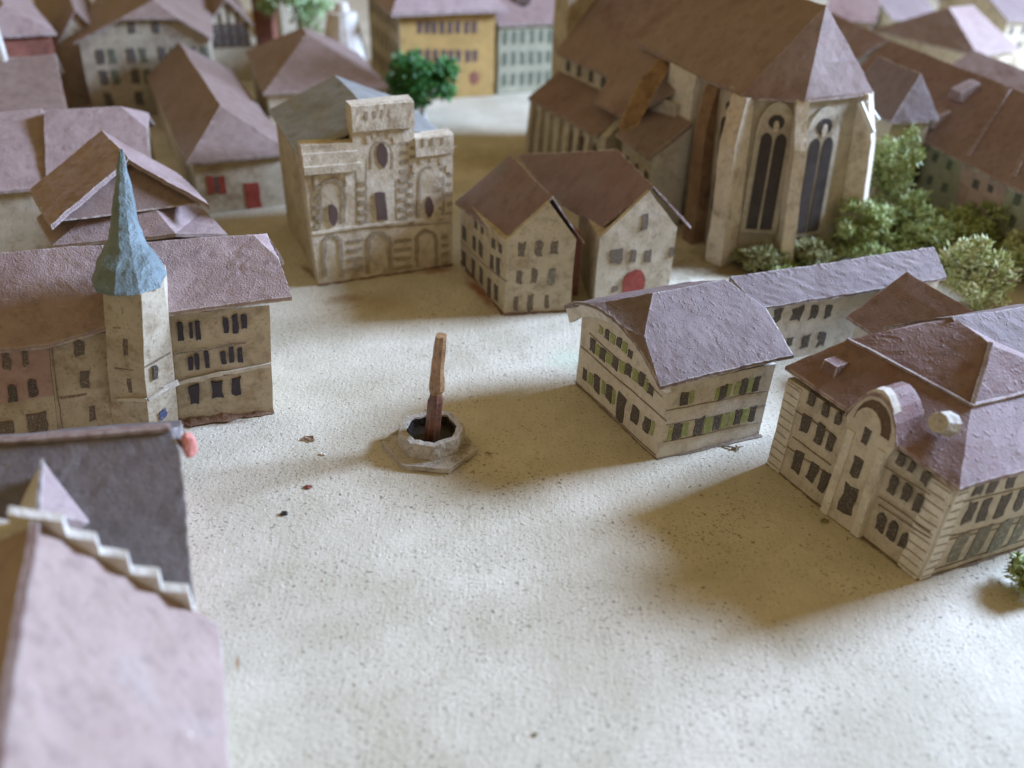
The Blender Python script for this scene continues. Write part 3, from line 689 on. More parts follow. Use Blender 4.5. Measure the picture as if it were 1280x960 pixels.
# ------------------------------------------------------------------ big house with the turret, left
def make_left():
    R = at(342, 515); TR = at(228, 530); d = (R - TR).normalized(); n = V((d.y, -d.x, 0))
    Lf = TR - d * 1.25
    inn = -n
    dep = .62
    zt = .70
    # wall tops lean to the right like the card does
    R1 = at(344, 381, zt); TR1 = at(208, 397, zt)
    lean = ((R1 - R) + (TR1 - TR)) / 2; lean.z = 0; lean = lean * .9
    up = V((lean.x, lean.y, zt))
    o = thing('turret_house', avg(R, Lf, R + inn * dep, Lf + inn * dep), 'long lilac roofed corner house with a blue spired turret at the left of the square', 'house', HG)
    mb = MB().prism([TR - d * .05 + inn * .02, R, R + inn * dep, TR + inn * dep], [TR - d * .05 + inn * .02 + up, R + up, R + inn * dep + up, TR + inn * dep + up])
    # half-hipped end gable
    gR = [R + up + inn * .05, R + up + inn * dep * .4 + V((0, 0, .12)), R + up + inn * dep * .6 + V((0, 0, .12)), R + inn * dep + up]
    mb.prism(gR, [p - d * .03 for p in gR])
    mb.build('wall', M['ochre'], o, sub=.1)
    W = Wall(TR, R, TR + up, R + up)
    Z = dict(ox=120, oy=280, s=3.427)
    win(W, o, [(360, 460, 24, 75), (405, 455, 15, 66), (434, 455, 20, 76), (553, 436, 24, 66), (594, 431, 26, 76), (632, 422, 24, 56), (402, 597, 20, 56), (430, 590, 20, 66), (472, 581, 20, 76), (545, 574, 24, 50), (580, 563, 22, 68), (616, 565, 20, 62)], M['inkpurple'], jit=.1, **Z)
    win(W, o, [(422, 735, 40, 80), (520, 711, 46, 72), (601, 699, 40, 70)], M['inkpurple'], jit=.1, **Z)
    line(W, o, [(352, 684), (540, 640), (752, 602)], .022, M['cream'], 'string_course', out=.012, **Z)
    line(W, o, [(330, 555), (640, 512)], .006, M['inkline'], 'pencil_line', **Z)
    line(W, o, [(345, 690), (640, 633)], .004, M['inkline'], 'pencil_line', **Z)
    # left part: ochre strip then the pink front, set back a little at the top
    X1 = at(143, 541); X0 = at(73, 553); XL = X0 + (X0 - X1) * 1.6
    upL = at(62, 428, .61) - X0; upM = at(92, 419, .645) - X0.lerp(X1, .4)
    back = inn * dep
    MB().prism([X0, X1 + d * .12, X1 + d * .12 + back, X0 + back], [X0 + upM, X1 + d * .12 + upM, X1 + d * .12 + back + upM, X0 + back + upM]).build('side_wall', M['ochre'], o, sub=.1)
    ofs = n * .012
    pk = MB().prism([XL + ofs, X0 + ofs, X0 + back, XL + back], [XL + ofs + upL, X0 + ofs + upL, X0 + back + upL, XL + back + upL]).build('lower_wall', M['ochre'], o, sub=.1)
    WL = Wall(XL + ofs, X0 + ofs, XL + ofs + upL); WM = Wall(X0, X1, X0 + upM)
    Z2 = dict(ox=0, oy=270, s=3.308)
    # pink upper front
    zs = .30
    q = [WL.uv(0, zs / .6), WL.uv(1, zs / .6), WL.uv(1, .995), WL.uv(0, .995)]
    MB().prism(q, [p + WL.n * .006 for p in q]).build('pink_front', M['pinkwall'], o, sub=.1)
    WL2 = Wall(XL + ofs + WL.n * .006, X0 + ofs + WL.n * .006, XL + ofs + upL + WL.n * .006)
    win(WL2, o, [(25, 592, 34, 90), (107, 582, 28, 76)], M['inkpale'], jit=.14, **Z2)
    win(WL2, o, [(50, 732, 40, 72), (137, 712, 40, 72)], M['ink'], shape='arch', jit=.08, **Z2)
    win(WL, o, [(28, 888, 70, 80), (155, 864, 80, 88)], M['inkpale'], jit=.08, **Z2)
    win(WM, o, [(328, 543, 44, 66), (352, 675, 40, 72), (380, 815, 30, 62)], M['inkpale'], jit=.1, **Z2)
    line(WM, o, [(250, 755), (440, 720)], .012, M['inkline'], 'pencil_line', **Z2)
    line(WM, o, [(215, 540), (255, 880)], .007, M['inkline'], 'pencil_line', **Z2)
    # roof: ridge, half hip at the right end
    zr = .99
    Rr = at(318, 292, zr); Rl = at(-60, 320, zr)
    Er = at(365, 372, .775); Em = at(206, 391, .745); K_ = at(350, 324, .91)
    E2 = at(124, 409, .69); E3 = at(60, 429, .655); E4 = at(-70, 442, .65)
    def mirr(p, k=1.0):
        a = (Rr - Rl); nn = V((-a.y, a.x, 0)).normalized(); return p - nn * (p - Rr).dot(nn) * 2
    Km = at(334, 291, .91); Erm = Km + (K_ - Rr) * .6 + V((0, 0, -.08)); E4m = mirr(E4)
    vs = [Rl, Rr, K_, Er, Em, E2, E3, E4, Km, Erm, E4m]
    fs = [(0, 7, 6, 5, 4, 3, 2, 1), (1, 2, 8), (0, 1, 8, 9, 10)]
    Rm = Rl.lerp(Rr, .55)
    vs.append(Rm); 
    fs = [(1, 11, 4, 3, 2), (11, 0, 7, 6, 5, 4), (1, 2, 8), (0, 11, 1, 8, 9, 10)]
    MB().slab(vs, fs, .024).build('roof', M['lilac'], o, sub=.045, rough=.004)
    # turret
    rim = [(129, 362), (143, 368), (176, 366), (206, 352)]
    tz = .94
    fpx = [(141, 541), (187, 546), (224, 531)]
    b0, b1, b2 = [at(u, v) for u, v in fpx]
    t0, t1, t2 = at(128, 362, tz), at(176, 368, tz), at(206, 352, tz)
    # keep lean moderate
    b3 = b2 + inn * .22; b4 = b0 + inn * .25
    t3 = t2 + inn * .20; t4 = t0 + inn * .22
    tw = MB().prism([b0, b1, b2, b3, b4], [t0, t1, t2, t3, t4]).build('turret', M['ochre'], o, sub=.06)
    T1 = Wall(b0, b1, t0, t1); T2 = Wall(b1, b2, t1, t2)
    win(T1, tw, [(120, 360, 17, 62), (131, 520, 20, 72), (147, 688, 16, 62)], M['inkpale'], jit=.14, **Z)
    win(T2, tw, [(258, 632, 20, 58)], M['ink'], **Z)
    win(T2, tw, [(288, 818, 34, 48)], M['inkblue'], 'blue_smudge', 'oval', .12, **Z)
    line(T1, tw, [(92, 748), (222, 746)], .024, M['cream'], 'string_course', out=.012, **Z)
    line(T2, tw, [(222, 746), (290, 706), (352, 676)], .024, M['cream'], 'string_course', out=.012, **Z)
    line(T1, tw, [(82, 612), (205, 628)], .01, M['inkline'], 'pencil_line', **Z)
    line(T2, tw, [(215, 610), (318, 550)], .008, M['inkline'], 'pencil_line', **Z)
    line(T1, tw, [(75, 440), (160, 445)], .008, M['inkline'], 'pencil_line', **Z)
    # spire: lathe with flared skirt
    cx = avg(t0, t1, t2, t3, t4); cx = at(160, 353, tz + .015); cx = cx + inn * .06
    tip = at(150, 186, 1.50)
    prof = [(.178, .935), (.182, .955), (.168, .99), (.148, 1.03), (.115, 1.075), (.090, 1.12), (.070, 1.18), (.053, 1.27), (.036, 1.37), (.012, 1.49), (.004, 1.50)]
    vs = []; fs = []; n_ = 10
    for k, (r, z) in enumerate(prof):
        t = (z - .935) / (1.50 - .935); c = cx.lerp(tip, t)
        for i in range(n_):
            a = 2 * math.pi * i / n_ + .3; rr = r * (1 + .05 * rnd.uniform(-1, 1))
            vs.append(V((c.x + rr * math.cos(a), c.y + rr * math.sin(a), z + rnd.uniform(-.006, .006))))
    for k in range(len(prof) - 1):
        for i in range(n_):
            j = (i + 1) % n_; fs.append((k * n_ + i, k * n_ + j, (k + 1) * n_ + j, (k + 1) * n_ + i))
    fs.append(tuple(range(n_ - 1, -1, -1)))
    MB().add(vs, fs).build('spire', M['teal'], tw, sub=.03, rough=.005, smooth=False)
make_left()

# ------------------------------------------------------------------ stepped stone facade house
def make_facade():
    A, B = at(398, 356), at(566, 331); d = (B - A).normalized(); n = V((d.y, -d.x, 0)); inn = -n
    L = (B - A).length
    o = thing('stone_front_house', avg(A, B) + inn * .5, 'tall house with a stepped carved stone front and grey roof beside the square', 'house', HG)
    zl, zc, zr_ = 1.04, 1.30, 1.04
    def p(x, z): return A + d * (x * L) + V((-.03 * z * (1 - x), 0, z))
    W = Wall(p(0, 0), p(1, 0), p(0, 1), p(1, 1))
    Z = dict(ox=360, oy=100, s=3.43)
    def zof(u, v):
        q = on(W.plane, u, v); return q
    prof = [(0, 0), (1, 0), (1, zr_), (.735, zr_), (.735, zc), (.33, zc), (.33, zl), (0, zl)]
    out = [p(x, z) for x, z in prof]
    fr = MB().prism([q + inn * .12 for q in out], out).build('front', M['stone'], o, sub=.05, rough=.001)
    # projecting cornices and blocks
    def block(x0, x1, z0, z1, dd, name, mat):
        q = [p(x0, z0), p(x1, z0), p(x1, z1), p(x0, z1)]
        MB().prism([a - n * .01 for a in q], [a + n * dd for a in q]).build(name, mat, fr, sub=.05, rough=.003)
    block(.0, .36, .845, .90, .035, 'cornice', M['stone'])
    block(.0, .345, .90, .985, .02, 'parapet', M['stone'])
    block(.735, 1.0, .90, 1.035, .02, 'parapet', M['stone'])
    block(.33, .735, 1.12, 1.295, .025, 'parapet', M['stone'])
    block(.0, 1.0, .405, .425, .012, 'string_course', M['stone'])
    # painted openings
    win(W, fr, [(402, 320, 46, 112), (605, 540, 34, 88), (193, 575, 42, 96)], M['inkbrown'], shape='oval', jit=.05, out=.012, **Z)
    win(W, fr, [(397, 540, 46, 116)], M['inkbrown'], jit=.05, out=.012, **Z)
    def archline(cx, top, bot, w, th=.014, out_=.008, name='blind_arch'):
        pts = [(cx - w / 2, bot), (cx - w / 2, top + w / 2)]
        pts += [(cx - w / 2 * math.cos(math.pi * i / 6), top + w / 2 - w / 2 * math.sin(math.pi * i / 6)) for i in range(1, 6)]
        pts += [(cx + w / 2, top + w / 2), (cx + w / 2, bot)]
        line(W, fr, pts, th, M['stonewash'], name, out=out_, **Z)
    archline(188, 425, 610, 96, .026); archline(613, 370, 590, 104, .022); archline(400, 262, 380, 90, .014)
    archline(190, 665, 840, 74, .03); archline(390, 655, 830, 92, .034); archline(592, 645, 800, 84, .03)
    for x, a, b in ((290, 365, 610), (462, 245, 600), (330, 270, 600), (548, 420, 590), (105, 350, 600), (505, 300, 590)):
        line(W, fr, [(x, a), (x + 4, b)], .014, M['stonewash'], 'pilaster_line', **Z)
    line(W, fr, [(110, 650), (690, 612)], .014, M['stonewash'], 'ledge_line', **Z)
    line(W, fr, [(100, 345), (300, 330)], .016, M['stonewash'], 'ledge_line', **Z)
    line(W, fr, [(300, 205), (525, 185)], .016, M['stonewash'], 'ledge_line', **Z)
    line(W, fr, [(532, 298), (722, 285)], .016, M['stonewash'], 'ledge_line', **Z)
    blk = []
    for y in range(440, 610, 42): blk += [(318, y, 28, 20), (130, y + 20, 22, 18)]
    for y in range(270, 600, 40): blk += [(497, y, 34, 18), (530, y + 18, 20, 16)]
    for y in range(360, 590, 42): blk += [(690, y, 28, 18), (655, y + 20, 18, 16)]
    for y in range(690, 820, 38): blk += [(285, y, 60, 14), (490, y, 70, 14), (672, y - 16, 30, 14)]
    mer = [(x, y, 12, 34) for x, y in ((365, 140), (395, 138), (430, 134), (470, 130), (330, 145), (575, 262), (610, 260), (655, 256))]
    win(W, fr, mer, M['stonewash'], 'merlon_mark', jit=.14, out=.034, **Z)
    win(W, fr, blk, M['stonewash'], 'rustic_block', jit=.14, out=.009, **Z)
    fan = []
    for cx, cy, r in ((188, 455, 70), (613, 405, 76), (400, 275, 62)):
        for k in range(5):
            a = math.pi * (.12 + .76 * k / 4); fan.append((cx + r * math.cos(a), cy - r * math.sin(a), 16, 34))
    win(W, fr, fan, M['stone'], 'voussoir', jit=.12, out=.014, **Z)
    # body with the gabled grey roof
    dep = 1.25
    zE = .93
    b = [A + d * .02 + inn * .10, B - d * .02 + inn * .10, B - d * .02 + inn * dep, A + d * .02 + inn * dep]
    t = [q + V((0, 0, zE)) for q in b]
    MB().prism(b, t).build('wall', M['ochre'], o, sub=.12)
    rf = at(486, 140, 1.17); rb_ = at(434, 94, 1.17)
    ax = (rb_ - rf); ax.z = 0; ax.normalize()
    rf = A + d * (L * .5) + inn * .10 + V((0, 0, 1.17)); rb_ = rf + inn * (dep - .05)
    el, er = b[0] - d * .05 + V((0, 0, .95)), b[1] + d * .04 + V((0, 0, .95))
    el2, er2 = b[3] - d * .05 + V((0, 0, .95)), b[2] + d * .04 + V((0, 0, .95))
    MB().slab([rf, rb_, el, el2, er, er2], [(0, 1, 3, 2), (0, 4, 5, 1)], .02).build('roof', M['greyroof'], o, sub=.08)
    gb = [t[3], t[2], rb_ - V((0, 0, .02))]
    MB().prism(gb, [q - inn * .03 for q in gb]).build('rear_gable', M['ochre'], o, sub=.1)
make_facade()

# ------------------------------------------------------------------ the two houses by the church
def make_pair():
    A, B, C = at(576, 327), at(630, 393), at(713, 388)
    up = V((0, 0, .555)); D = A + (C - B)
    o = thing('gable_house', avg(A, B, C, D), 'ochre gabled house with nine small front windows, next to the carved stone front', 'house', HG)
    f = (C - B); bk = (A - B)
    apx = B + f * .56 + V((0, 0, .83))
    mb = MB().prism([B, C, D, A], [B + up, C + up, D + up, A + up])
    g = [B + up, C + up, apx]; mb.prism(g, [p + bk.normalized() * .03 for p in g])
    mb.build('wall', M['ochre'], o, sub=.09)
    ov = -bk.normalized() * .03
    zr = .855
    R1 = at(690, 246, zr) ; R2 = at(638, 193, zr)
    El, Er = at(629, 300, .52), at(731, 302, .50)
    ax = (R2 - R1)
    El2 = at(569, 252, .52); Er2 = Er + ax
    MB().slab([R1, R2, El, El2, Er, Er2], [(0, 1, 3, 2), (0, 4, 5, 1)], .018).build('roof', M['purplebrown'], o, sub=.07, rough=.003)
    W = Wall(B, C, B + up); W2 = Wall(A, B, A + up)
    Z = dict(ox=540, oy=170, s=3.765)
    win(W, o, [(420, 535, 34, 66), (502, 526, 34, 70), (577, 526, 34, 66), (408, 667, 27, 62), (480, 660, 27, 66), (395, 790, 20, 66), (465, 786, 27, 72), (543, 780, 20, 60)], M['inkpale'], jit=.12, **Z)
    win(W, o, [(566, 662, 34, 74)], M['inkgreyblue'], jit=.06, **Z)
    win(W2, o, [(155, 460, 16, 62), (202, 503, 13, 60), (233, 530, 16, 66), (283, 590, 15, 70), (311, 612, 15, 80), (210, 415, 11, 36), (240, 440, 11, 36), (292, 502, 13, 42), (322, 527, 13, 42), (150, 585, 18, 80), (197, 620, 14, 90), (235, 655, 14, 76), (270, 710, 14, 90), (302, 735, 14, 76)], M['ink'], jit=.08, **Z)
    line(W2, o, [(135, 500), (350, 690)], .005, M['inkline'], **Z)
    # second
    A2, B2 = at(741, 388), at(834, 372); f2 = (B2 - A2); n2 = V((-f2.y, f2.x, 0)).normalized(); dep = 1.0
    o2 = thing('gable_house', avg(A2, B2) + n2 * .4, 'ochre gabled house with a round topped red door standing in front of the church', 'house', HG)
    ze = .56; up2 = V((0, 0, ze)); C2, D2 = B2 + n2 * dep, A2 + n2 * dep * .8 + f2 * .4
    ap = A2 + f2 * .57 + V((0, 0, .86))
    mb = MB().prism([A2, B2, C2, D2], [A2 + up2, B2 + up2, C2 + up2, D2 + up2 - V((0, 0, .08))])
    g = [A2 + up2, B2 + up2, ap]; mb.prism(g, [p + n2 * .03 for p in g])
    mb.build('wall', M['ochre'], o2, sub=.09)
    zr = .89; R1 = at(818, 233, zr); R2 = at(772, 187, zr); El, Er = at(752, 283, .55), at(864, 283, .53)
    ax = R2 - R1
    # left slope continues as a lean towards the neighbour's ridge
    pn = (R2 - R1).cross(El - R1).normalized()
    K1 = on((R1, pn), 645, 193); K2 = on((R1, pn), 690, 247)
    Er2 = at(828, 240, .62)
    MB().slab([R1, R2, El, K2, K1, Er, Er + ax * .9], [(0, 1, 4, 3, 2), (0, 5, 6, 1)], .018).build('roof', M['purplebrown'], o2, sub=.07, rough=.003)
    W = Wall(A2, B2, A2 + up2)
    win(W, o2, [(1000, 405, 30, 70), (866, 570, 54, 62), (945, 563, 25, 56), (1015, 563, 32, 60), (862, 716, 26, 28), (1130, 540, 18, 44)], M['inkpale'], jit=.1, **Z)
    win(W, o2, [(950, 690, 104, 125)], M['red'], 'door', 'arch', .02, out=.008, **Z)
    # link wall between the two
    a, b = at(719, 388), at(741, 388); mdir = n2 * .25
    o3 = thing('link_building', avg(a, b) + mdir, 'narrow red brown brick link between the two ochre gabled houses', 'building', None)
    ln = [a + mdir, b + mdir, b + mdir * 3, a + mdir * 3]
    MB().prism([q - (b - a) * .1 for q in ln[:1]] + ln[1:], [q + V((0, 0, .42)) for q in ln]).build('wall', M['redbrown'], o3, sub=.07)
    MB().prism([q + V((0, 0, .423)) + (q - avg(*ln)) * .05 for q in ln], [q + V((0, 0, .50)) + (avg(*ln) - q) * .1 for q in ln]).build('roof', M['redbrown'], o3, sub=.07)
make_pair()

# ------------------------------------------------------------------ church
def make_church():
    zt = 1.28
    bpx = [(856, 282), (906, 323), (974, 327), (1050, 313)]
    tpx = [(846, 76), (950, 113), (1017, 127), (1080, 122)]
    b = [at(*q) for q in bpx]; t = [at(*q, zt) for q in tpx]
    ln = avg(*[tt - bb for tt, bb in zip(t, b)]) * .9; ln.z = zt
    t = [bb + ln for bb in b]
    o = thing('church', b[1] + V((.4, .8, 0)), 'big gothic church with tall choir windows, buttresses and a steep brown roof', 'church')
    apex = at(1033, 6, 1.90)
    axis = (b[0] - b[1]).normalized()
    right = V((axis.y, -axis.x, 0))
    if right.x < 0: right = -right
    W_ = (b[3] - b[1]).dot(right)
    far = 1.1
    bl, tl = b[0] + axis * .5, t[0] + axis * .5
    br = b[3] + axis * 1.6; tr = t[3] + axis * 1.6
    mb = MB().prism([bl, b[0], b[1], b[2], b[3], br], [tl, t[0], t[1], t[2], t[3], tr])
    mb.build('choir_wall', M['churchwall'], o, sub=.12)
    ridge2 = apex + axis * 2.2
    e = [tl + axis * 0, t[0], t[1], t[2], t[3], tr]
    ctr = avg(*e)
    e = [q + (q - V((ctr.x, ctr.y, q.z))).normalized() * .05 for q in e]
    e[0] = e[1] + axis * 1.4
    vs = [apex, ridge2] + e
    MB().slab(vs, [(0, 1, 2, 3), (0, 3, 4), (0, 4, 5), (0, 5, 6), (0, 6, 7, 1)], .03).build('choir_roof', M['churchroof'], o, sub=.1, rough=.003)
    walls = [Wall(b[i], b[i + 1], t[i], t[i + 1]) for i in range(3)]
    Zz = dict(ox=840, oy=60, s=3.369)
    # tall traceried windows: frame > glass strips, mullion
    def gothic(wall, parent, bx, by, tx, ty, w_px):
        Bm = on(wall.plane, 840 + bx / 3.369, 60 + by / 3.369); Tm = on(wall.plane, 840 + tx / 3.369, 60 + ty / 3.369)
        up = (Tm - Bm); h = up.length; up.normalize(); tt = wall.t
        q0 = on(wall.plane, 840 + (bx - w_px / 2) / 3.369, 60 + by / 3.369); q1 = on(wall.plane, 840 + (bx + w_px / 2) / 3.369, 60 + by / 3.369)
        w = abs((q1 - q0).dot(tt)); n = wall.n
        def shape(w, h0, h1):
            pts = [(-w / 2, h0), (w / 2, h0), (w / 2, h1 - w * .8)]
            pts += [(w / 2 * math.cos(a), h1 - w * .8 + w * .8 * math.sin(a)) for a in (math.pi * k / 8 for k in range(1, 8))]
            pts += [(-w / 2, h1 - w * .8)]
            return pts
        fr = MB().prism([Bm + tt * x + up * y - n * .01 for x, y in shape(w * 1.35, -.03, h + .05)], [Bm + tt * x + up * y + n * .030 for x, y in shape(w * 1.35, -.03, h + .05)]).build('window', M['churchwall'], parent, sub=0)
        for s_ in (-1, 1):
            ps = [(s_ * w * .26 + x, y) for x, y in shape(w * .43, .0, h * .80)]
            MB().prism([Bm + tt * x + up * y + n * .006 for x, y in ps], [Bm + tt * x + up * y + n * .036 for x, y in ps]).build('pane', M['glassdark'], fr, sub=0)
        ps = [(w * .30 * math.cos(a), h * .89 + w * .26 * math.sin(a)) for a in (2 * math.pi * k / 10 for k in range(10))]
        MB().prism([Bm + tt * x + up * y + n * .006 for x, y in ps], [Bm + tt * x + up * y + n * .036 for x, y in ps]).build('tracery_pane', M['glassdark'], fr, sub=0)
        ps = [(w * .10 * math.cos(a), h * .86 + w * .20 * math.sin(a)) for a in (2 * math.pi * k / 8 for k in range(8))]
        MB().prism([Bm + tt * x + up * y + n * .01 for x, y in ps], [Bm + tt * x + up * y + n * .042 for x, y in ps]).build('tracery', M['stone'], fr, sub=0)
    gothic(walls[0], o, 200, 690, 262, 190, 50)
    gothic(walls[1], o, 362, 760, 448, 250, 112)
    gothic(walls[2], o, 552, 770, 640, 270, 100)
    # buttresses, raking out at the foot
    def butt(i, ox, oy, w, mat, zc=.99):
        p, q = b[i], t[i]
        nn = V((ox, oy, 0)).normalized(); s = V((-nn.y, nn.x, 0))
        f0 = p + nn * .15; f1 = (p.lerp(q, .72)) + nn * .12; f2 = p.lerp(q, zc) + nn * .04
        a = [p - nn * .05, f0, f1, f2, p.lerp(q, zc) - nn * .05]
        MB().prism([x - s * w / 2 for x in a], [x + s * w / 2 for x in a]).build('buttress', mat, o, sub=.08, rough=.003)
    butt(1, -.75, -.65, .15, M['stone']); butt(2, .1, -1, .10, M['stone']); butt(3, .8, -.55, .12, M['stone'])
    b.append(b[0].lerp(b[1], .42)); t.append(t[0].lerp(t[1], .42)); butt(4, -.85, -.5, .13, M['ochrebrown'], .97)
    # white struts at the right corner
    for (a, c) in (((1076, 128), (1092, 166)), ((1082, 126), (1098, 150))):
        MB().tube(at(*a, 1.22), at(c[0], c[1], 1.02), .022, .02, 6).build('flying_strut', M['white'], o, sub=0)
    # ---- nave
    G1 = at(664, 188); tdir = (at(775, 262) - G1).normalized(); inn = V((-tdir.y, tdir.x, 0))
    if inn.x < 0: inn = -inn
    Ln = 2.0
    def q(x, y, z): return G1 + tdir * x + inn * y + V((0, 0, z))
    za, zb, zc = .55, .80, .98
    aw = .30
    x1 = 1.42
    MB().prism([q(0, 0, 0), q(x1, 0, 0), q(x1, aw, 0), q(0, aw, 0)], [q(0, 0, za), q(x1, 0, za), q(x1, aw, zb), q(0, aw, zb)]).build('aisle_wall', M['whitewall'], o, sub=.12)
    MB().slab([q(-.03, -.05, za), q(x1 * .93, -.05, za), q(x1 * .93, aw, zb), q(-.03, aw, zb)], [(0, 1, 2, 3)], .025).build('aisle_roof', M['brown'], o, sub=.1)
    MB().prism([q(0, aw, 0), q(Ln, aw, 0), q(Ln, aw + 1.2, 0), q(0, aw + 1.2, 0)], [q(0, aw, zc), q(Ln, aw, zc), q(Ln, aw + 1.2, zc), q(0, aw + 1.2, zc)]).build('nave_wall', M['whitewall'], o, sub=.15)
    AW = Wall(q(0, 0, 0), q(x1, 0, 0), q(0, 0, za)); CW = Wall(q(0, aw, zb), q(x1, aw, zb), q(0, aw, zc))
    grid(AW, o, 6, (.55,), .08, .88, .075, .30, M['ink'], 'arch')
    for i in range(7):
        u = .01 + .133 * i
        c = AW.uv(u, 0); MB().prism([c - tdir * .035 + inn * .02, c + tdir * .035 + inn * .02, c + tdir * .035 - inn * .07, c - tdir * .035 - inn * .07], [x + V((0, 0, za - .03)) for x in (c - tdir * .035 + inn * .02, c + tdir * .035 + inn * .02, c + tdir * .035 - inn * .03, c - tdir * .035 - inn * .03)]).build('buttress', M['whitewall'], o, sub=0)
    grid(CW, o, 6, (.45,), .10, .90, .09, .12, M['ink'], 'arch')
    zr = 1.80; hw = .62
    # nave roof; its eave drops lower at the near end
    vs = [q(-.04, aw + hw, zr), q(Ln, aw + hw, zr), q(-.04, aw - .05, zc), q(1.0, aw - .05, zc), q(1.03, aw - .22, .78), q(1.55, aw - .22, .78), q(Ln, aw + .12, 1.16), q(-.04, aw + hw * 2, zc), q(Ln, aw + hw * 2, zc)]
    MB().slab(vs, [(0, 2, 3, 6, 1), (3, 4, 5, 6), (0, 1, 8, 7)], .028).build('nave_roof', M['churchroof'], o, sub=.12, rough=.003)
    gl = [q(0, aw, zc), q(0, aw + hw, zr - .04), q(0, aw + 2 * hw - .03, zc)]
    MB().prism(gl, [x + tdir * .04 for x in gl]).build('west_gable', M['ochre'], o, sub=.12)
    # stepped parapet between nave and choir
    pa = [at(772, 158, .90), at(797, 103, 1.12), at(833, 60, 1.30), at(836, 72, 1.26), at(812, 112, 1.10), at(792, 150, .95)]
    MB().prism(pa, [x + tdir * .07 - V((0, 0, .02)) for x in pa]).build('parapet', M['ochrebrown'], o, sub=.06)
    # pale wall beside the choir and low sacristy with its roof
    b0 = b[0]; nl = walls[0].n
    s0, s1 = b0 + axis * .55 + nl * .05, b0 + axis * .1 + nl * .05
    MB().prism([s0, s1, s1 - nl * .2, s0 - nl * .2], [x + V((0, 0, 1.26)) for x in (s0, s1, s1 - nl * .2, s0 - nl * .2)]).build('pale_wall', M['white'], o, sub=.1)
    v0, v1 = s0 + nl * .32 + axis * .1, s1 + nl * .32 - axis * .06
    w0, w1 = s0 + axis * .1, s1 - axis * .06
    MB().prism([v0, v1, w1, w0], [v0 + V((0, 0, .62)), v1 + V((0, 0, .62)), w1 + V((0, 0, .86)), w0 + V((0, 0, .86))]).build('sacristy_wall', M['whitewall'], o, sub=.1)
    MB().slab([v0 + nl * .05 + axis * .05 + V((0, 0, .62)), v1 + nl * .05 + V((0, 0, .62)), w1 + V((0, 0, .90)), w0 + axis * .05 + V((0, 0, .90))], [(0, 1, 2, 3)], .025).build('sacristy_roof', M['taupe'], o, sub=.1)
    SW = Wall(v0, v1, v0 + V((0, 0, .6))); grid(SW, o, 3, (.55,), .2, .85, .07, .3, M['ink'], 'arch')
    # west tower stump
    tw = [q(-.30, .35, 0), q(-.02, .35, 0), q(-.02, .75, 0), q(-.30, .75, 0)]
    MB().prism(tw, [x + V((0, 0, 2.2)) for x in tw]).build('tower', M['ochre'], o, sub=.15)
M['churchroof'] = paint('church_roof', (0.235, 0.165, 0.135), (0.30, 0.215, 0.185), 4, .65, .25, 80, ((0.16, 0.07, 0.05), 1.6, .7), ((.14, .1, .08), 40, .3), ((.5, .42, .36), .015, .7))
M['ochrebrown'] = paint('ochre_brown', (0.17, 0.095, 0.05), (0.27, 0.17, 0.09), 6, .7, .3, 60, ((0.09, 0.04, 0.022), 4, .8), None, ((.40, .32, .2), .014, .6))
M['whitewall'] = paint('dull_white_wall', (0.46, 0.42, 0.34), (0.56, 0.52, 0.44), 6, .8, .2, 80, ((0.25, 0.18, 0.12), 5, .5), ((0.2, 0.14, 0.1), 40, .4))
make_church()

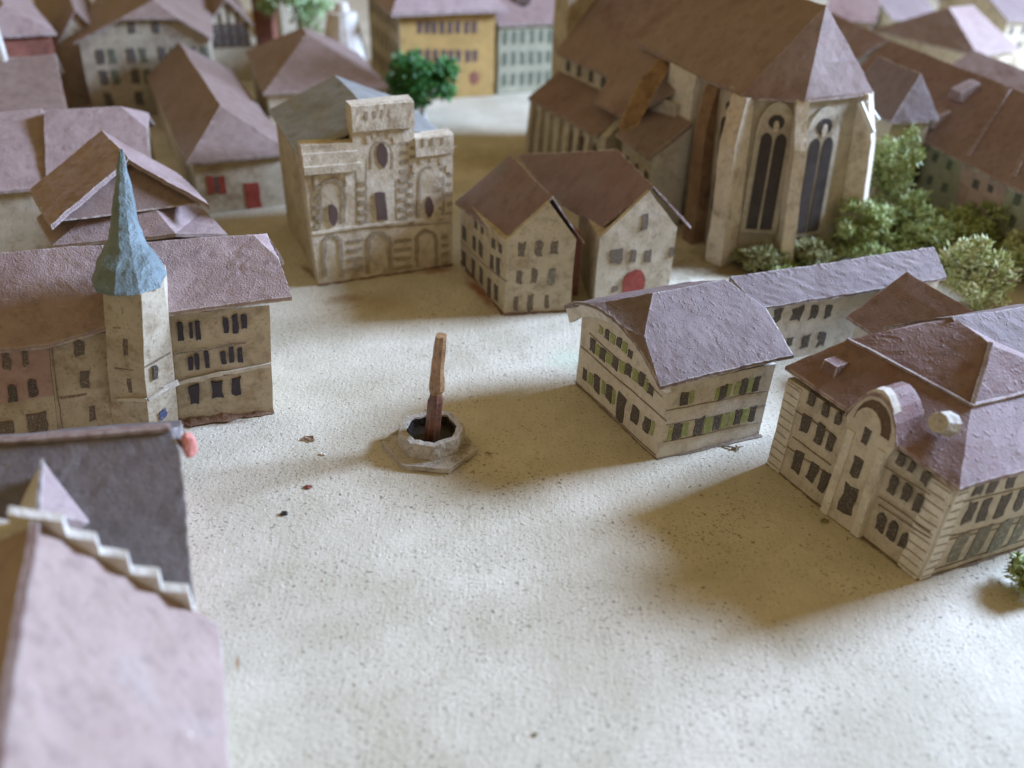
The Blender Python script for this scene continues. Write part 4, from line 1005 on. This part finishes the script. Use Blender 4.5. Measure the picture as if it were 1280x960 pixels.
# ------------------------------------------------------------------ foreground houses
def make_front():
    zr, ze = .86, .46
    R1, R2 = at(46, 652, zr), at(-6, 1010, zr)
    E1, E2 = at(273, 781, ze), at(258, 1010, ze)
    ax = (R2 - R1).normalized(); side = E1 - R1; side.z = 0; w = side.length; side.normalize()
    def p(x, y, z): return V((R1.x, R1.y, 0)) + ax * x + side * y + V((0, 0, z))
    L = 1.3
    o = thing('crow_stepped_house', p(.5, 0, 0), 'near house with pink mauve roof and white crow stepped gable, lower left', 'house', HG)
    MB().slab([p(0, 0, zr), p(L, 0, zr), E1, p(L, w, ze), p(0, -w, ze), p(L, -w, ze)], [(0, 2, 3, 1), (0, 1, 5, 4)], .022).build('roof', M['pinkroof'], o, sub=.05, rough=.004)
    k = .10; zt = ze + (zr - ze) * k / w - .024
    mb = MB().prism([p(.03, -w + k, 0), p(.03, w - k, 0), p(L - .03, w - k, 0), p(L - .03, -w + k, 0)], [p(.03, -w + k, zt), p(.03, w - k, zt), p(L - .03, w - k, zt), p(L - .03, -w + k, zt)])
    mb.build('wall', M['ochre'], o, sub=.1)
    pn = (R2 - R1).cross(E1 - R1).normalized(); pn = pn if pn.z > 0 else -pn
    fk = on((R1, pn), 236, 917)
    MB().tube(fk - pn * .002, fk + pn * .005, .009, .006, 8).build('paint_fleck', M['white'], o, sub=0)
    # stepped gable
    n = 5; pts = []
    for s_ in (1, -1):
        seq = []
        for i in range(n):
            y0 = w * (i / n) * .85; y1 = w * ((i + 1) / n) * .85
            z = zr + .028 - (zr - ze) * (i / n) * .86
            seq += [(y0 * s_, z), (y1 * s_, z)]
        if s_ == 1: right_ = seq
        else: left_ = seq
    prof = list(reversed(left_)) + right_[0:]
    prof = [prof[0]] + prof[1:]
    prof = [(-w * .85, 0)] + prof + [(w * .85, 0)]
    clean = []
    for q in prof:
        if not clean or (abs(clean[-1][0] - q[0]) + abs(clean[-1][1] - q[1])) > 1e-5: clean.append(q)
    MB().prism([p(-.035, y, z) for y, z in clean], [p(.012, y, z) for y, z in clean]).build('crow_stepped_gable', M['white'], o, sub=.05, rough=.003)
    MB().beam(p(.02, 0, zr + .012), p(L, 0, zr + .012), .03, .02).build('ridge_cap', M['brown'], o, sub=.06)
    # dark roofed house behind it
    zr2, ze2 = .80, .42
    A, B = at(-30, 556, zr2), at(222, 536, zr2)
    C = at(243, 752, ze2); d = (B - A).normalized(); n_ = V((d.y, -d.x, 0))
    w2 = (C - B).dot(n_)
    o2 = thing('dark_roof_house', avg(A, B) + n_ * .1, 'near house with dark grey roof and one pale dormer, behind the white crow stepped gable', 'house', HG)
    A = B - d * 1.1
    Bi = B - d * .03; K = B.lerp(C, .14)
    Cx = C; Ax = C - d * 1.15
    Bm = B - n_ * w2 + V((0, 0, ze2 - zr2)); Am = A - n_ * w2 + V((0, 0, ze2 - zr2))
    Km = B.lerp(Bm, .14)
    MB().slab([A, Bi, K, Cx, Ax, Km, Bm - d * .12, Am], [(0, 4, 3, 2, 1), (1, 2, 5), (0, 1, 5, 6, 7)], .02).build('roof', M['darkroof'], o2, sub=.06, rough=.003)
    q = [Cx - d * .22 - n_ * .08, Bm - d * .22 + n_ * .03, Am + n_ * .03, Ax - n_ * .03]
    mb = MB().prism([V((x.x, x.y, 0)) for x in q], [V((x.x, x.y, ze2 - .0)) for x in q])
    r_ = Bi - d * .21 - V((0, 0, .03)); g = [q[0], q[1], r_]; g = [V((x.x, x.y, x.z - .01)) for x in g]
    mb.prism(g, [x - d * .03 for x in g])
    mb.build('wall', M['salmonwall'], o2, sub=.1)
    MB().beam(A + V((0, 0, .008)), Bi + V((0, 0, .008)), .035, .018).build('ridge_cap', M['brown'], o2, sub=.05)
    # dormer
    ap = at(54, 576, .79); pf = at(49, 638, .76); l = at(18, 644, .62); r = at(114, 654, .60)
    dm = MB().slab([ap, pf, r], [(0, 1, 2)], .09).build('dormer', M['lilac'], o2, sub=.05)
    MB().slab([ap, l, pf], [(0, 1, 2)], .09).build('dormer_cheek', M['white'], dm, sub=.05)
    MB().beam(ap + V((0, 0, .006)), pf + V((0, 0, .006)), .012, .01).build('ridge_line', M['darkroof'], dm, sub=.05)
    # unclear salmon shape beside it, built as a plain lump
    c = at(236, 556, .735)
    o3 = thing('salmon_lump', (c.x, c.y, 0), 'small salmon pink lump at the wall end of the dark grey roofed house', 'blob')
    bm = bmesh.new(); bmesh.ops.create_icosphere(bm, subdivisions=2, radius=.045)
    mb = MB(); mb.add([c + V((v.co.x * .7, v.co.y * .7, v.co.z * 1.5)) for v in bm.verts], [tuple(v.index for v in f.verts) for f in bm.faces]); bm.free()
    mb.build('lump', M['salmon'], o3, sub=0, rough=.008)
M['salmonwall'] = paint('rosy_wall', (0.50, 0.30, 0.24), (0.56, 0.36, 0.30), 6, .8, .2, 60, ((.4, .3, .2), 4, .5))
make_front()

# ------------------------------------------------------------------ houses behind, left
def make_two_tier():
    zr, ze = 1.02, .74
    R1, R2 = at(160, 198, zr), at(139, 175, zr); d = (R2 - R1).normalized(); n = V((d.y, -d.x, 0))
    if n.x < 0: n = -n
    Er, El = at(262, 256, .76), at(64, 281, .74)
    o = thing('two_tiered_roof_house', R1, 'house with two tiered mauve roof, upper gable over lower hip, behind the blue spire', 'house', HG)
    Er2, El2 = Er + (R2 - R1) * 1.6, at(46, 230, .74)
    R2 = R1 + (R2 - R1) * 1.6; El2 = El + (R2 - R1)
    MB().slab([R1, R2, Er, Er2, El, El2], [(0, 2, 3, 1), (0, 1, 5, 4)], .035).build('upper_roof', M['lilac'], o, sub=.06, rough=.004)
    cg = [R1 + d * .05 - V((0, 0, .05)), Er.lerp(R1, .12) + d * .05 - V((0, 0, .05)), El.lerp(R1, .12) + d * .05 - V((0, 0, .05))]
    MB().prism(cg, [x + d * .04 for x in cg]).build('gable', M['taupe'], o, sub=.07)
    # lower hipped roof
    a = R1 - V((0, 0, .14)) + d * .02
    r = at(220, 292, .62); l = at(66, 306, .58)
    r2, l2 = at(284, 292, .56), l + d * .5
    a2 = a + d * .6
    rr = at(268, 262, .60)
    MB().slab([a, r, l, r2, a2, r2 + d * .5, l2], [(0, 2, 1), (0, 1, 3, 5, 4), (0, 4, 6, 2)], .025).build('lower_roof', M['lilac'], o, sub=.06, rough=.003)
    q = [l, r, r2, r2 + d * .5, l2]; c = avg(*q); q = [c.lerp(x, .9) for x in q]
    MB().prism([V((x.x, x.y, 0)) for x in q], [V((x.x, x.y, .52)) for x in q]).build('wall', M['ochre'], o, sub=.1)
make_two_tier()

ROW = 'row of lilac roofed houses at the left edge'
o, w = house('lilac_roof_house', 'leftmost of two joined lilac roofs, cut by the left edge above the turret house', (-70, 145), (52, 136), .86, (60, 232), .52, M['ochre'], M['lilac'], group=ROW)
o, w = house('lilac_roof_house', 'lilac roofed house with clipped right end, joined to the leftmost lilac roof', (55, 138), (182, 132), .89, (78, 224), .55, M['ochre'], M['lilac'], half2=.35, group=ROW)
o, w = house('grey_lilac_slab_house', 'house with a plain grey mauve roof slab behind the two joined lilac roofs', (-60, 75), (70, 68), .95, (82, 140), .62, M['ochre'], M['taupe'])
o, w = house('hipped_house', 'house with small lilac hipped roof over a red brown band, top left corner', (4, 4), (-20, -30), 1.22, .38, .98, M['redbrown'], M['lilac'], hip1=.34, ov=.05)
# white post at the left edge
b_ = at(4, 68, .98)
po = thing('white_post', b_, 'white upright post cut by the left edge in the top left corner', 'post')
MB().tube(V((b_.x, b_.y, 0)), V((b_.x - .03, b_.y, 1.62)), .05, .04, 8).build('shaft', M['white'], po, sub=.1)
MB().tube(V((b_.x, b_.y, 0)), V((b_.x, b_.y, .06)), .085, .07, 8).build('foot', M['white'], po, sub=.1)

# arched-gable house, far left middle
o, w = house('arched_gable_house', 'ochre house with teal shutters and an arched gable in the back row, left', (190, 3), (204, -60), 1.18, (268, 72), .80, M['churchwall'], M['taupe'], half1=.40, wback=.85)
e1 = w['end1']
grid(e1, o, 4, (.22, .52, .80), .14, .86, .085, .15, M['ink'])
grid(e1, o, 4, (.52, .80), .23, .95, .07, .15, M['inkteal'], name='shutter')
for z_ in (.36, .66, .95): line(e1, o, [], .01, M['inkline']) if False else None
grid(e1, o, 2, (1.15,), .42, .60, .07, .12, M['ink'])
# half timbered house
o, w = house('half_timbered_house', 'half timbered gabled house with a brown roof in the back row', (283, -2), (255, -50), .98, (333, 56), .66, M['ochre'], M['taupe'])
e1 = w['end1']
mb = MB()
for v_ in (.98, .80, .62): mb.beam(e1.uv(.03, v_) + e1.n * .008, e1.uv(.97, v_) + e1.n * .008, .012, .025)
for u_ in (.08, .3, .5, .7, .92): mb.beam(e1.uv(u_, .62) + e1.n * .008, e1.uv(u_, .98) + e1.n * .008, .025, .012)
for u_ in (.3, .5, .7): mb.beam(e1.uv(u_, .98) + e1.n * .008, e1.uv(u_, 1.18 + (.12 if u_ == .5 else 0)) + e1.n * .008, .025, .012)
mb.build('timber_frame', M['timber'], o, sub=0)
grid(e1, o, 4, (.71, .88), .19, .81, .07, .09, M['ink'])

# house with red shutters and door
o, w = house('red_door_house', 'mauve hipped house with red shutters and a red door left of the stone front', (275, 131), (224, 52), .80, (233, 205), .47, M['ochre'], M['taupe'], hip1='E', ov=.05, wback=.50)
e1 = w['end1']
win(e1, o, [(263, 231, 9, 22), (277, 231, 9, 22)], M['red'], 'shutter', jit=.05)
win(e1, o, [(270, 231, 4, 20)], M['ink'], jit=.05)
win(e1, o, [(316, 246, 19, 34)], M['red'], 'door', jit=.04)
# hip roof behind the stone front
o, w = house('hipped_house', 'taupe and lilac hipped roof peaking behind the stone front, under the pale tree', (384, 41), (379, 34), .90, (329, 117), .58, M['ochre'], M['taupe'], hip1='E', hip2=.40)
# dark tall block
b_ = at(335, 60)
o = thing('chimney_tower', b_, 'dark brown narrow tower beside the pale green tree in the back row', 'tower')
MB().prism([b_ + V((x, y, 0)) for x, y in ((-.13, -.13), (.13, -.13), (.13, .13), (-.13, .13))], [b_ + V((x, y, 1.1)) for x, y in ((-.13, -.13), (.13, -.13), (.13, .13), (-.13, .13))]).build('shaft', M['redbrown'], o, sub=.12)
MB().add([b_ + V((x, y, 1.105)) for x, y in ((-.17, -.17), (.17, -.17), (.17, .17), (-.17, .17))] + [b_ + V((0, 0, 1.45))], [(0, 1, 4), (1, 2, 4), (2, 3, 4), (3, 0, 4), (3, 2, 1, 0)]).build('roof', M['brown'], o, sub=.12)

# round white tower
b_ = at(434, 122)
o = thing('round_tower', b_, 'white round tower with a tapering pale cap left of the yellow building', 'tower')
MB().tube(b_, b_ + V((0, 0, .30)), .27, .27, 16).build('shaft', M['white'], o, sub=0)
MB().tube(b_ + V((0, 0, .305)), b_ + V((0, 0, .98)), .31, .17, 16).build('cap', M['white'], o, sub=0)
MB().tube(b_ + V((0, 0, .985)), b_ + V((0, 0, 1.08)), .09, .07, 10).build('finial', M['white'], o, sub=0)

# yellow building
def make_yellow():
    A, B = at(503, 127), at(617, 119); d = (B - A).normalized(); n = V((-d.y, d.x, 0)); dep = 1.5
    zt = at(0, 0).z + 1.02
    o = thing('yellow_building', avg(A, B) + n * dep / 2, 'bright yellow three storey building behind the dark green tree', 'building', HG)
    q = [A, B, B + n * dep, A + n * dep]; up = V((0, 0, zt))
    MB().prism(q, [x + up for x in q]).build('wall', M['yellow'], o, sub=.15)
    sw = [A - d * .004, A - d * .004 + n * dep]
    MB().prism([sw[0], A, A + n * dep, sw[1]], [x + up * .995 for x in (sw[0], A, A + n * dep, sw[1])]).build('side_wall', M['ochre'], o, sub=.15)
    e = [A - d * .12 - n * .1, B + d * .12 - n * .1, B + d * .12 + n * (dep + .1), A - d * .12 + n * (dep + .1)]
    e = [x + V((0, 0, zt + .01)) for x in e]; r1, r2 = avg(e[0], e[3]) + d * .5 + V((0, 0, .55)), avg(e[1], e[2]) - d * .5 + V((0, 0, .55))
    MB().slab(e + [r1, r2], [(0, 1, 5, 4), (1, 2, 5), (2, 3, 4, 5), (3, 0, 4)], .04).build('roof', M['lilac'], o, sub=.12)
    W = Wall(A, B, A + up)
    Z = dict(ox=380, oy=0, s=4)
    win(W, o, [(x, 138, 24, 60) for x in (580, 618, 652, 692, 732, 772, 815, 852)], M['inkbrown'], jit=.06, **Z)
    win(W, o, [(x, 278, 24, 60) for x in (540, 580, 620, 660, 700, 735, 772, 820, 855)], M['inkbrown'], jit=.06, **Z)
    win(W, o, [(850, 388, 46, 68)], M['redbrown'], 'door', 'oval', .03, **Z)
    W2 = Wall(A - d * .004 + n * dep, A - d * .004, A - d * .004 + n * dep + up)
    grid(W2, o, 7, (.25, .55, .85), .1, .9, .07, .17, M['inkpale'])
make_yellow()
# grey green building next to it
def make_greygreen():
    A, B = at(622, 118), at(700, 112); d = (B - A).normalized(); n = V((-d.y, d.x, 0)); dep = 1.0; up = V((0, 0, .84))
    o = thing('grey_green_building', avg(A, B) + n * .5, 'grey green three storey building with a brown roof between the yellow building and the church', 'building', HG)
    q = [A, B, B + n * dep, A + n * dep]
    MB().prism(q, [x + up for x in q]).build('wall', M['greenwall'], o, sub=.15)
    e = [x + up + (x - avg(*q)) * .08 for x in q]; r1, r2 = avg(e[0], e[3]) + V((0, 0, .5)), avg(e[1], e[2]) + V((0, 0, .5))
    MB().slab(e + [r1, r2], [(0, 1, 5, 4), (2, 3, 4, 5)], .03).build('roof', M['brown'], o, sub=.12)
    W = Wall(A, B, A + up); grid(W, o, 7, (.2, .5, .8), .1, .92, .06, .15, M['inkteal'])
    MB().prism([avg(e[0], e[4] if len(e) > 4 else r1) + d * .45 + V((x, y, -.05)) for x, y in ((-.1, -.12), (.1, -.12), (.1, .12), (-.1, .12))], [avg(e[0], r1) + d * .45 + V((x, y, .12)) for x, y in ((-.08, -.1), (.08, -.1), (.08, .1), (-.08, .1))]).build('dormer', M['greylilac'], o, sub=.1)
make_greygreen()

# ------------------------------------------------------------------ houses behind, right
o, w = house('row_house', 'long pale green and rose row house with brown roof behind the lichen shrubs', (1112, 50), (1520, 208), 1.14, (1207, 204), .62, M['rowwall'] if 'rowwall' in M else M['greenwall'], M['brown'], ov=.06)
fw = w['front']
Z = dict(ox=1060, oy=150, s=4)
win(fw, o, [(375, 162, 26, 46), (437, 190, 27, 48), (505, 228, 27, 48), (352, 280, 26, 48), (413, 300, 26, 48), (487, 338, 28, 50), (328, 372, 24, 44), (405, 418, 26, 46), (478, 460, 28, 48), (845, 398, 36, 64), (818, 508, 36, 66), (783, 600, 30, 40)], M['inkteal'], jit=.06, **Z)
win(fw, o, [(640, 320, 34, 54), (713, 340, 28, 40), (720, 460, 24, 40)], M['ink'], jit=.06, **Z)
_a, _b, _e = at(1112, 50, 1.14), at(1520, 208, 1.14), at(1207, 204, .62)
_n_ = (_b - _a).cross(_e - _a).normalized()
if _n_.z < 0: _n_ = -_n_
rp = (_a, _n_)
for q0, q1 in (((1262, 112), (1210, 196)), ((1300, 150), (1268, 222))):
    MB().beam(on(rp, *q0) + _n_ * .004, on(rp, *q1) + _n_ * .004, .03, .02, _n_).build('roof_seam', M['brown'], o, sub=.08)
for q0 in ((1208, 116), (1172, 150)):
    c = on(rp, *q0); t_ = (_b - _a).normalized(); up_n = V((0, 0, 1)); f_ = t_.cross(up_n).normalized()
    if f_.y > 0: f_ = -f_
    MB().prism([c + t_ * x + f_ * y - V((0, 0, .06)) for x, y in ((-.09, .10), (.09, .10), (.09, -.12), (-.09, -.12))], [c + t_ * x + f_ * y + V((0, 0, z)) for x, y, z in ((-.07, .11, .02), (.07, .11, .02), (.07, -.06, .10), (-.07, -.06, .10))]).build('dormer', M['taupe'], o, sub=.06)
pp = [on(fw.plane, 1060 + x / 4, 150 + y / 4) for x, y in ((570, 225), (800, 320), (700, 610), (530, 520))]
MB().prism([p - fw.n * .003 for p in pp], [p + fw.n * .0025 for p in pp]).build('rose_front', M['pinkwall'], o, sub=.1)
o, w = house('hipped_house', 'olive brown house with a bright lit hip end between the church and the row houses', (1151, 92), (1098, 70), 1.22, (1114, 152), .84, M['ochre'], M['greylilac'], hip1='E', ov=.05)
o, w = house('long_ridge_house', 'brown roofed house with pale ridge directly right of the choir roof tip', (1040, 15), (1110, 49), 1.12, .5, .74, M['ochre'], M['brown'])
o, w = house('blue_lit_roof_house', 'house with a bright pale blue roof at the top edge right of the church', (1080, -22), (1140, -22), 1.05, (1108, 24), .70, M['ochre'], M['greylilac'])
o, w = house('brown_hip_house', 'house with a lilac and chestnut hipped roof near the top right corner', (1186, 9), (1216, 6), 1.08, (1190, 74), .68, M['ochre'], M['taupe'], hip1=.35, ov=.05)
o, w = house('corner_roof_house', 'house with a pale blue lilac roof in the top right corner', (1222, -18), (1300, -18), 1.06, .85, .72, M['ochre'], M['greylilac'])
grid(w['front'], o, 5, (.8, .5), .1, .9, .07, .12, M['ink'])
o, w = house('grey_roof_house', 'low grey brown roof behind the row houses at the right edge', (1218, 63), (1420, 140), .92, .42, .66, M['ochre'], M['taupe'])
# back fill rows: small far houses along the top edge
FAR = [
 ('far house with a dark taupe roof left of the teal shuttered house', (94, 12), (66, -50), 1.02, (64, 84), .52, 'taupe'),
 ('far chestnut roofed house cut by the top edge, right of the half timbered house', (330, -50), (420, -52), 1.0, .7, .68, 'brown'),
 ('far house with a brown roof behind the grey green building at the top edge', (650, -60), (760, -62), 1.1, .7, .7, 'brown'),
 ('far rust roofed house at the top edge just right of the choir roof', (1040, -18), (1104, -12), 1.05, .55, .70, 'brown'),
]
for lab, a, b, zr, e, ze, rm in FAR:
    house('far_house', lab, a, b, zr, e, ze, M['ochre'], M[rm], group='far houses along the top edge')

# ------------------------------------------------------------------ trees and lichen shrubs
def crown_mesh(c, rx, rz, n, leaf, seed, clumps=14, long=1.0, loose=False):
    r = random.Random(seed); mb = MB()
    cl = []
    for _ in range(clumps):
        v = V((r.gauss(0, 1), r.gauss(0, 1), r.gauss(0, 1))).normalized() * (r.random() ** .45) * (.95 if loose else .8)
        cl.append((V((v.x * rx, v.y * rx, v.z * rz)), r.uniform(.16, .38) if loose else r.uniform(.28, .48)))
    for i in range(n):
        q, s = cl[i % clumps]
        g = V((r.gauss(0, 1), r.gauss(0, 1), r.gauss(0, 1))); g = g.normalized() * (r.random() ** .4)
        p = c + q + V((g.x * rx, g.y * rx, g.z * rz)) * s
        a = V((r.gauss(0, 1), r.gauss(0, 1), r.gauss(0, 1) + .4)).normalized(); b = a.orthogonal().normalized(); t = a.cross(b)
        L_ = leaf * r.uniform(.6, 1.5) * long; w_ = leaf * r.uniform(.35, .8)
        mb.add([p, p + a * L_ * .5 + b * w_ * .5, p + a * L_, p + a * L_ * .5 - b * w_ * .5, p + a * L_ * .45 + t * w_ * .6], [(0, 1, 4), (1, 2, 4), (2, 3, 4), (3, 0, 4), (0, 3, 2, 1)])
    return mb
def tree(name, label, base, h, r, n, leaf, mat, seed, trunk=M['trunk'], cat='tree', group=None, low=.25, long=1.0, rz=None):
    b_ = V((base.x, base.y, 0)); o = thing(name, b_, label, cat, group)
    rz = rz or h * (1 - low) / 2; c = b_ + V((0, 0, h - rz))
    rr = random.Random(seed)
    mb = MB().tube(b_ - V((0, 0, .005)), b_ + V((rr.uniform(-.02, .02), 0, h * .55)), r * .09, r * .05, 7)
    for k in range(5):
        a = rr.uniform(0, 6.28); z0 = h * rr.uniform(.25, .5)
        mb.tube(b_ + V((0, 0, z0)), b_ + V((math.cos(a) * r * .7, math.sin(a) * r * .7, z0 + h * rr.uniform(.15, .4))), r * .045, r * .02, 5)
    mb.build('trunk', trunk, o, sub=0)
    crown_mesh(c, r, rz, n, leaf, seed, long=long, clumps=22 if long > 1 else 14, loose=long > 1).build('crown', mat, o, sub=0, w=0)
    return o
tree('tree', 'dark green bushy foam tree in front of the yellow building', at(529, 150), .80, .46, 2600, .075, M['leafdark'], 3, M['palewire'], low=.16)
tree('tree', 'pale green blurred tree at the top edge left of the round white tower', at(378, 70), 1.35, .55, 1800, .08, M['leafpale'], 5, low=.2)
SH = 'lichen shrubs between the church and the row houses'
shr = [
 ('tall green lichen shrub close behind the right corner of the choir', (1092, 286), .92, .26, 'lichen'),
 ('green lichen shrub against the foot of the choir wall, right side', (1066, 318), .46, .26, 'lichen'),
 ('bushy green lichen shrub in front of the first row house windows', (1118, 300), .46, .32, 'lichen'),
 ('green lichen shrub rising before the rose coloured front', (1214, 312), .44, .30, 'lichen'),
 ('mid green lichen shrub above the end of the long low roof', (1166, 322), .36, .30, 'lichen'),
 ('pale yellow lichen shrub right of the long low roof', (1220, 386), .56, .30, 'lichenlight'),
 ('pale lichen shrub cut by the right edge below the row houses', (1280, 352), .46, .24, 'lichenlight'),
 ('dull olive moss tuft at the foot of the choir between two buttresses', (945, 333), .17, .20, 'olive'),
 ('olive moss tuft under the right choir window beside the long low roof', (1008, 330), .22, .20, 'olive'),
]
for i, (lab, px, h, r, mt) in enumerate(shr):
    tree('lichen_shrub', lab, at(*px), h, r, 2000, .036, M[mt], 20 + i, group=SH, cat='shrub', low=.05, long=1.5)
tree('lichen_shrub', 'small green lichen shrub at the right edge beside the mansard house', at(1284, 733), .15, .11, 520, .03, M['lichen'], 50, group=None, cat='shrub', low=.0, long=1.6)

mm = MB(); r3 = random.Random(77)
for (u_, v_, rad, hh) in ((1090, 300, .5, .16), (1130, 300, .5, .16), (1060, 322, .35, .13), (1160, 322, .5, .16), (1200, 322, .5, .16), (1240, 335, .5, .14), (1110, 270, .45, .2), (985, 338, .3, .07)):
    c = at(u_, v_)
    sub_ = crown_mesh(c + V((0, 0, hh * .45)), rad, hh, 700, .034, r3.randint(0, 999), clumps=16, long=1.5, loose=True)
    mm.add([V((p.x, p.y, max(p.z, .002 + .01 * r3.random()))) for p in sub_.v], sub_.f)
tag(mm.build('moss', M['lichen'], None, sub=0, w=0), 'loose yellow green moss spread between the church and the row houses', 'moss', kind='stuff')

# ------------------------------------------------------------------ crumbs on the board
def crumb(px, size, mat, label, flat=.5, name='paint_crumb', cat='crumb', group=None):
    c = at(*px); bm = bmesh.new(); bmesh.ops.create_icosphere(bm, subdivisions=2, radius=1)
    vs = [V((v.co.x * size, v.co.y * size * .7, v.co.z * size * flat)) + noise.noise_vector(v.co * 2 + V((px[0], 0, 0))) * size * .5 + V((0, 0, size * flat * .15)) for v in bm.verts]
    fs = [tuple(v.index for v in f.verts) for f in bm.faces]; bm.free()
    o = MB().add([v + V((c.x, c.y, 0)) for v in vs], fs).build(name, mat, None, sub=0, w=0, loc=V((c.x, c.y, 0)))
    tag(o, label, cat, group)
CG = 'loose crumbs on the open square'
crumb((355, 642), .019, M['darkhole'], 'dark flat crumb lying lowest of the crumbs left of the fountain', group=CG)
crumb((385, 609), .021, M['redbrown'], 'reddish brown crumb left of the fountain, above the dark one', group=CG)
crumb((386, 549), .035, M['ochrebrown'], 'pale brown smear like flake between the turret house and the fountain', .2, group=CG)
crumb((404, 568), .016, M['white'], 'tiny white crumb between the turret house and the fountain', group=CG)
crumb((1031, 651), .022, M['olive'], 'small dark green crumb at the door of the mansard house', group=CG)
crumb((669, 918), .010, M['olive'], 'tiny olive speck at the bottom of the open square', group=CG)
t0 = at(598, 562); o = MB()
for a, b in (((606, 567), (611, 564)), ((609, 565), (613, 570)), ((611, 566), (616, 567))): o.tube(at(*a, .004), at(*b, .012), .0035, .002, 5)
tag(o.build('twig', M['olive'], None, sub=0, w=0, loc=V((t0.x, t0.y, 0))), 'tiny green twig lying right of the fountain', 'twig')
t0 = at(915, 560); o = MB()
for a, b in (((905, 557), (922, 560)), ((914, 561), (928, 558)), ((920, 557), (924, 562))): o.tube(at(*a, .004), at(*b, .01), .006, .003, 4)
tag(o.build('bark_scrap', M['trunk'], None, sub=0, w=0, loc=V((t0.x, t0.y, 0))), 'thin brown bark scraps lying at the right foot of the green shuttered house', 'scrap')

def glue(name, pts, mat, w=.022, seed=1):
    o = bpy.data.objects[name]; r_ = random.Random(seed)
    mb = MB()
    for a, b in zip(pts, pts[1:]):
        a = V((a.x, a.y, 0)); b = V((b.x, b.y, 0)); d = (b - a); n = V((d.y, -d.x, 0)).normalized(); k = max(3, int(d.length / .035))
        L0 = [(a + d * (i / k), w * r_.uniform(.3, 1.5), w * r_.uniform(.2, 1.1)) for i in range(k + 1)]
        for (p, w1, h1), (q, w2, h2) in zip(L0, L0[1:]):
            z = V((0, 0, 1))
            mb.prism([p - n * .02, p + n * w1, q + n * w2, q - n * .02], [p - n * .02 + z * h1, p + n * w1 * .5 + z * .003, q + n * w2 * .5 + z * .003, q - n * .02 + z * h2])
    mb.build('glue_line', mat, o, sub=0)
def find(lbl): return next(o.name for o in bpy.data.objects if lbl in o.get('label', ''))
M['glue'] = paint('brown_glue', (0.13, 0.065, 0.035), (0.22, 0.13, 0.08), 14, .6, .4, 60)
M['darkglue'] = paint('dark_dirt', (0.14, 0.10, 0.065), (0.24, 0.18, 0.125), 14, .8, .4, 60)
glue(find('blue spired turret'), [at(222, 533), at(343, 515)], M['glue'], .028, 2)
glue(find('nine small front windows'), [at(576, 327), at(630, 393), at(713, 388)], M['glue'], .02, 3)
glue(find('round topped red door'), [at(741, 388), at(834, 372)], M['glue'], .016, 4)
glue(find('carved stone front'), [at(398, 356), at(566, 331)], M['glue'], .018, 5) if 'stepped' in bpy.data.objects[find('carved stone front')]['label'] else glue(find('stepped carved stone front'), [at(398, 356), at(566, 331)], M['glue'], .018, 5)
glue(find('mansard house with rounded'), [at(959, 579), at(1146, 724), at(1280, 682)], M['darkglue'], .012, 6)
glue(find('green shutters and an arched'), [at(720, 479), at(821, 573), at(953, 546)], M['darkglue'], .008, 7)
# ------------------------------------------------------------------ light
wd = bpy.data.worlds.new('World'); S.world = wd; wd.use_nodes = True
bg = wd.node_tree.nodes['Background']; bg.inputs[0].default_value = (0.44, 0.33, 0.165, 1); bg.inputs[1].default_value = 0.90
ld = bpy.data.lights.new('window_light', 'AREA'); ld.shape = 'RECTANGLE'; ld.size = 4.2; ld.size_y = 4.2; ld.energy = 11700; ld.color = (0.50, 0.66, 1.0)
lo = bpy.data.objects.new('window_light', ld); COL.objects.link(lo)
el, az = math.radians(28), math.radians(22.5)
tgt = V((0, 4, 0)); dirv = V((math.cos(el) * math.cos(az), math.cos(el) * math.sin(az), math.sin(el)))
lo.location = tgt + dirv * 18
lo.rotation_euler = (-dirv).to_track_quat('-Z', 'Y').to_euler()

# ------------------------------------------------------------------ camera
cd = bpy.data.cameras.new('Camera'); cam = bpy.data.objects.new('Camera', cd); COL.objects.link(cam)
cd.sensor_width = 36; cd.lens = F / 1280 * 36; cd.clip_start = .02; cd.clip_end = 200
cd.dof.use_dof = True; cd.dof.focus_distance = 4.95; cd.dof.aperture_fstop = .50
from mathutils import Matrix
fw_ = V((0, cp, -sp)); up_ = V((0, sp, cp)); rt_ = V((1, 0, 0))
# image axes in world: x_img = cr*rt + sr*up ; y_img = -sr*rt + cr*up
xi = rt_ * cr + up_ * sr; yi = rt_ * (-sr) + up_ * cr
cam.matrix_world = Matrix(((xi.x, yi.x, -fw_.x, 0), (xi.y, yi.y, -fw_.y, 0), (xi.z, yi.z, -fw_.z, CH), (0, 0, 0, 1)))
S.camera = cam
S.view_settings.view_transform = 'Standard'; S.view_settings.look = 'None'; S.view_settings.exposure = 0; S.view_settings.gamma = 1
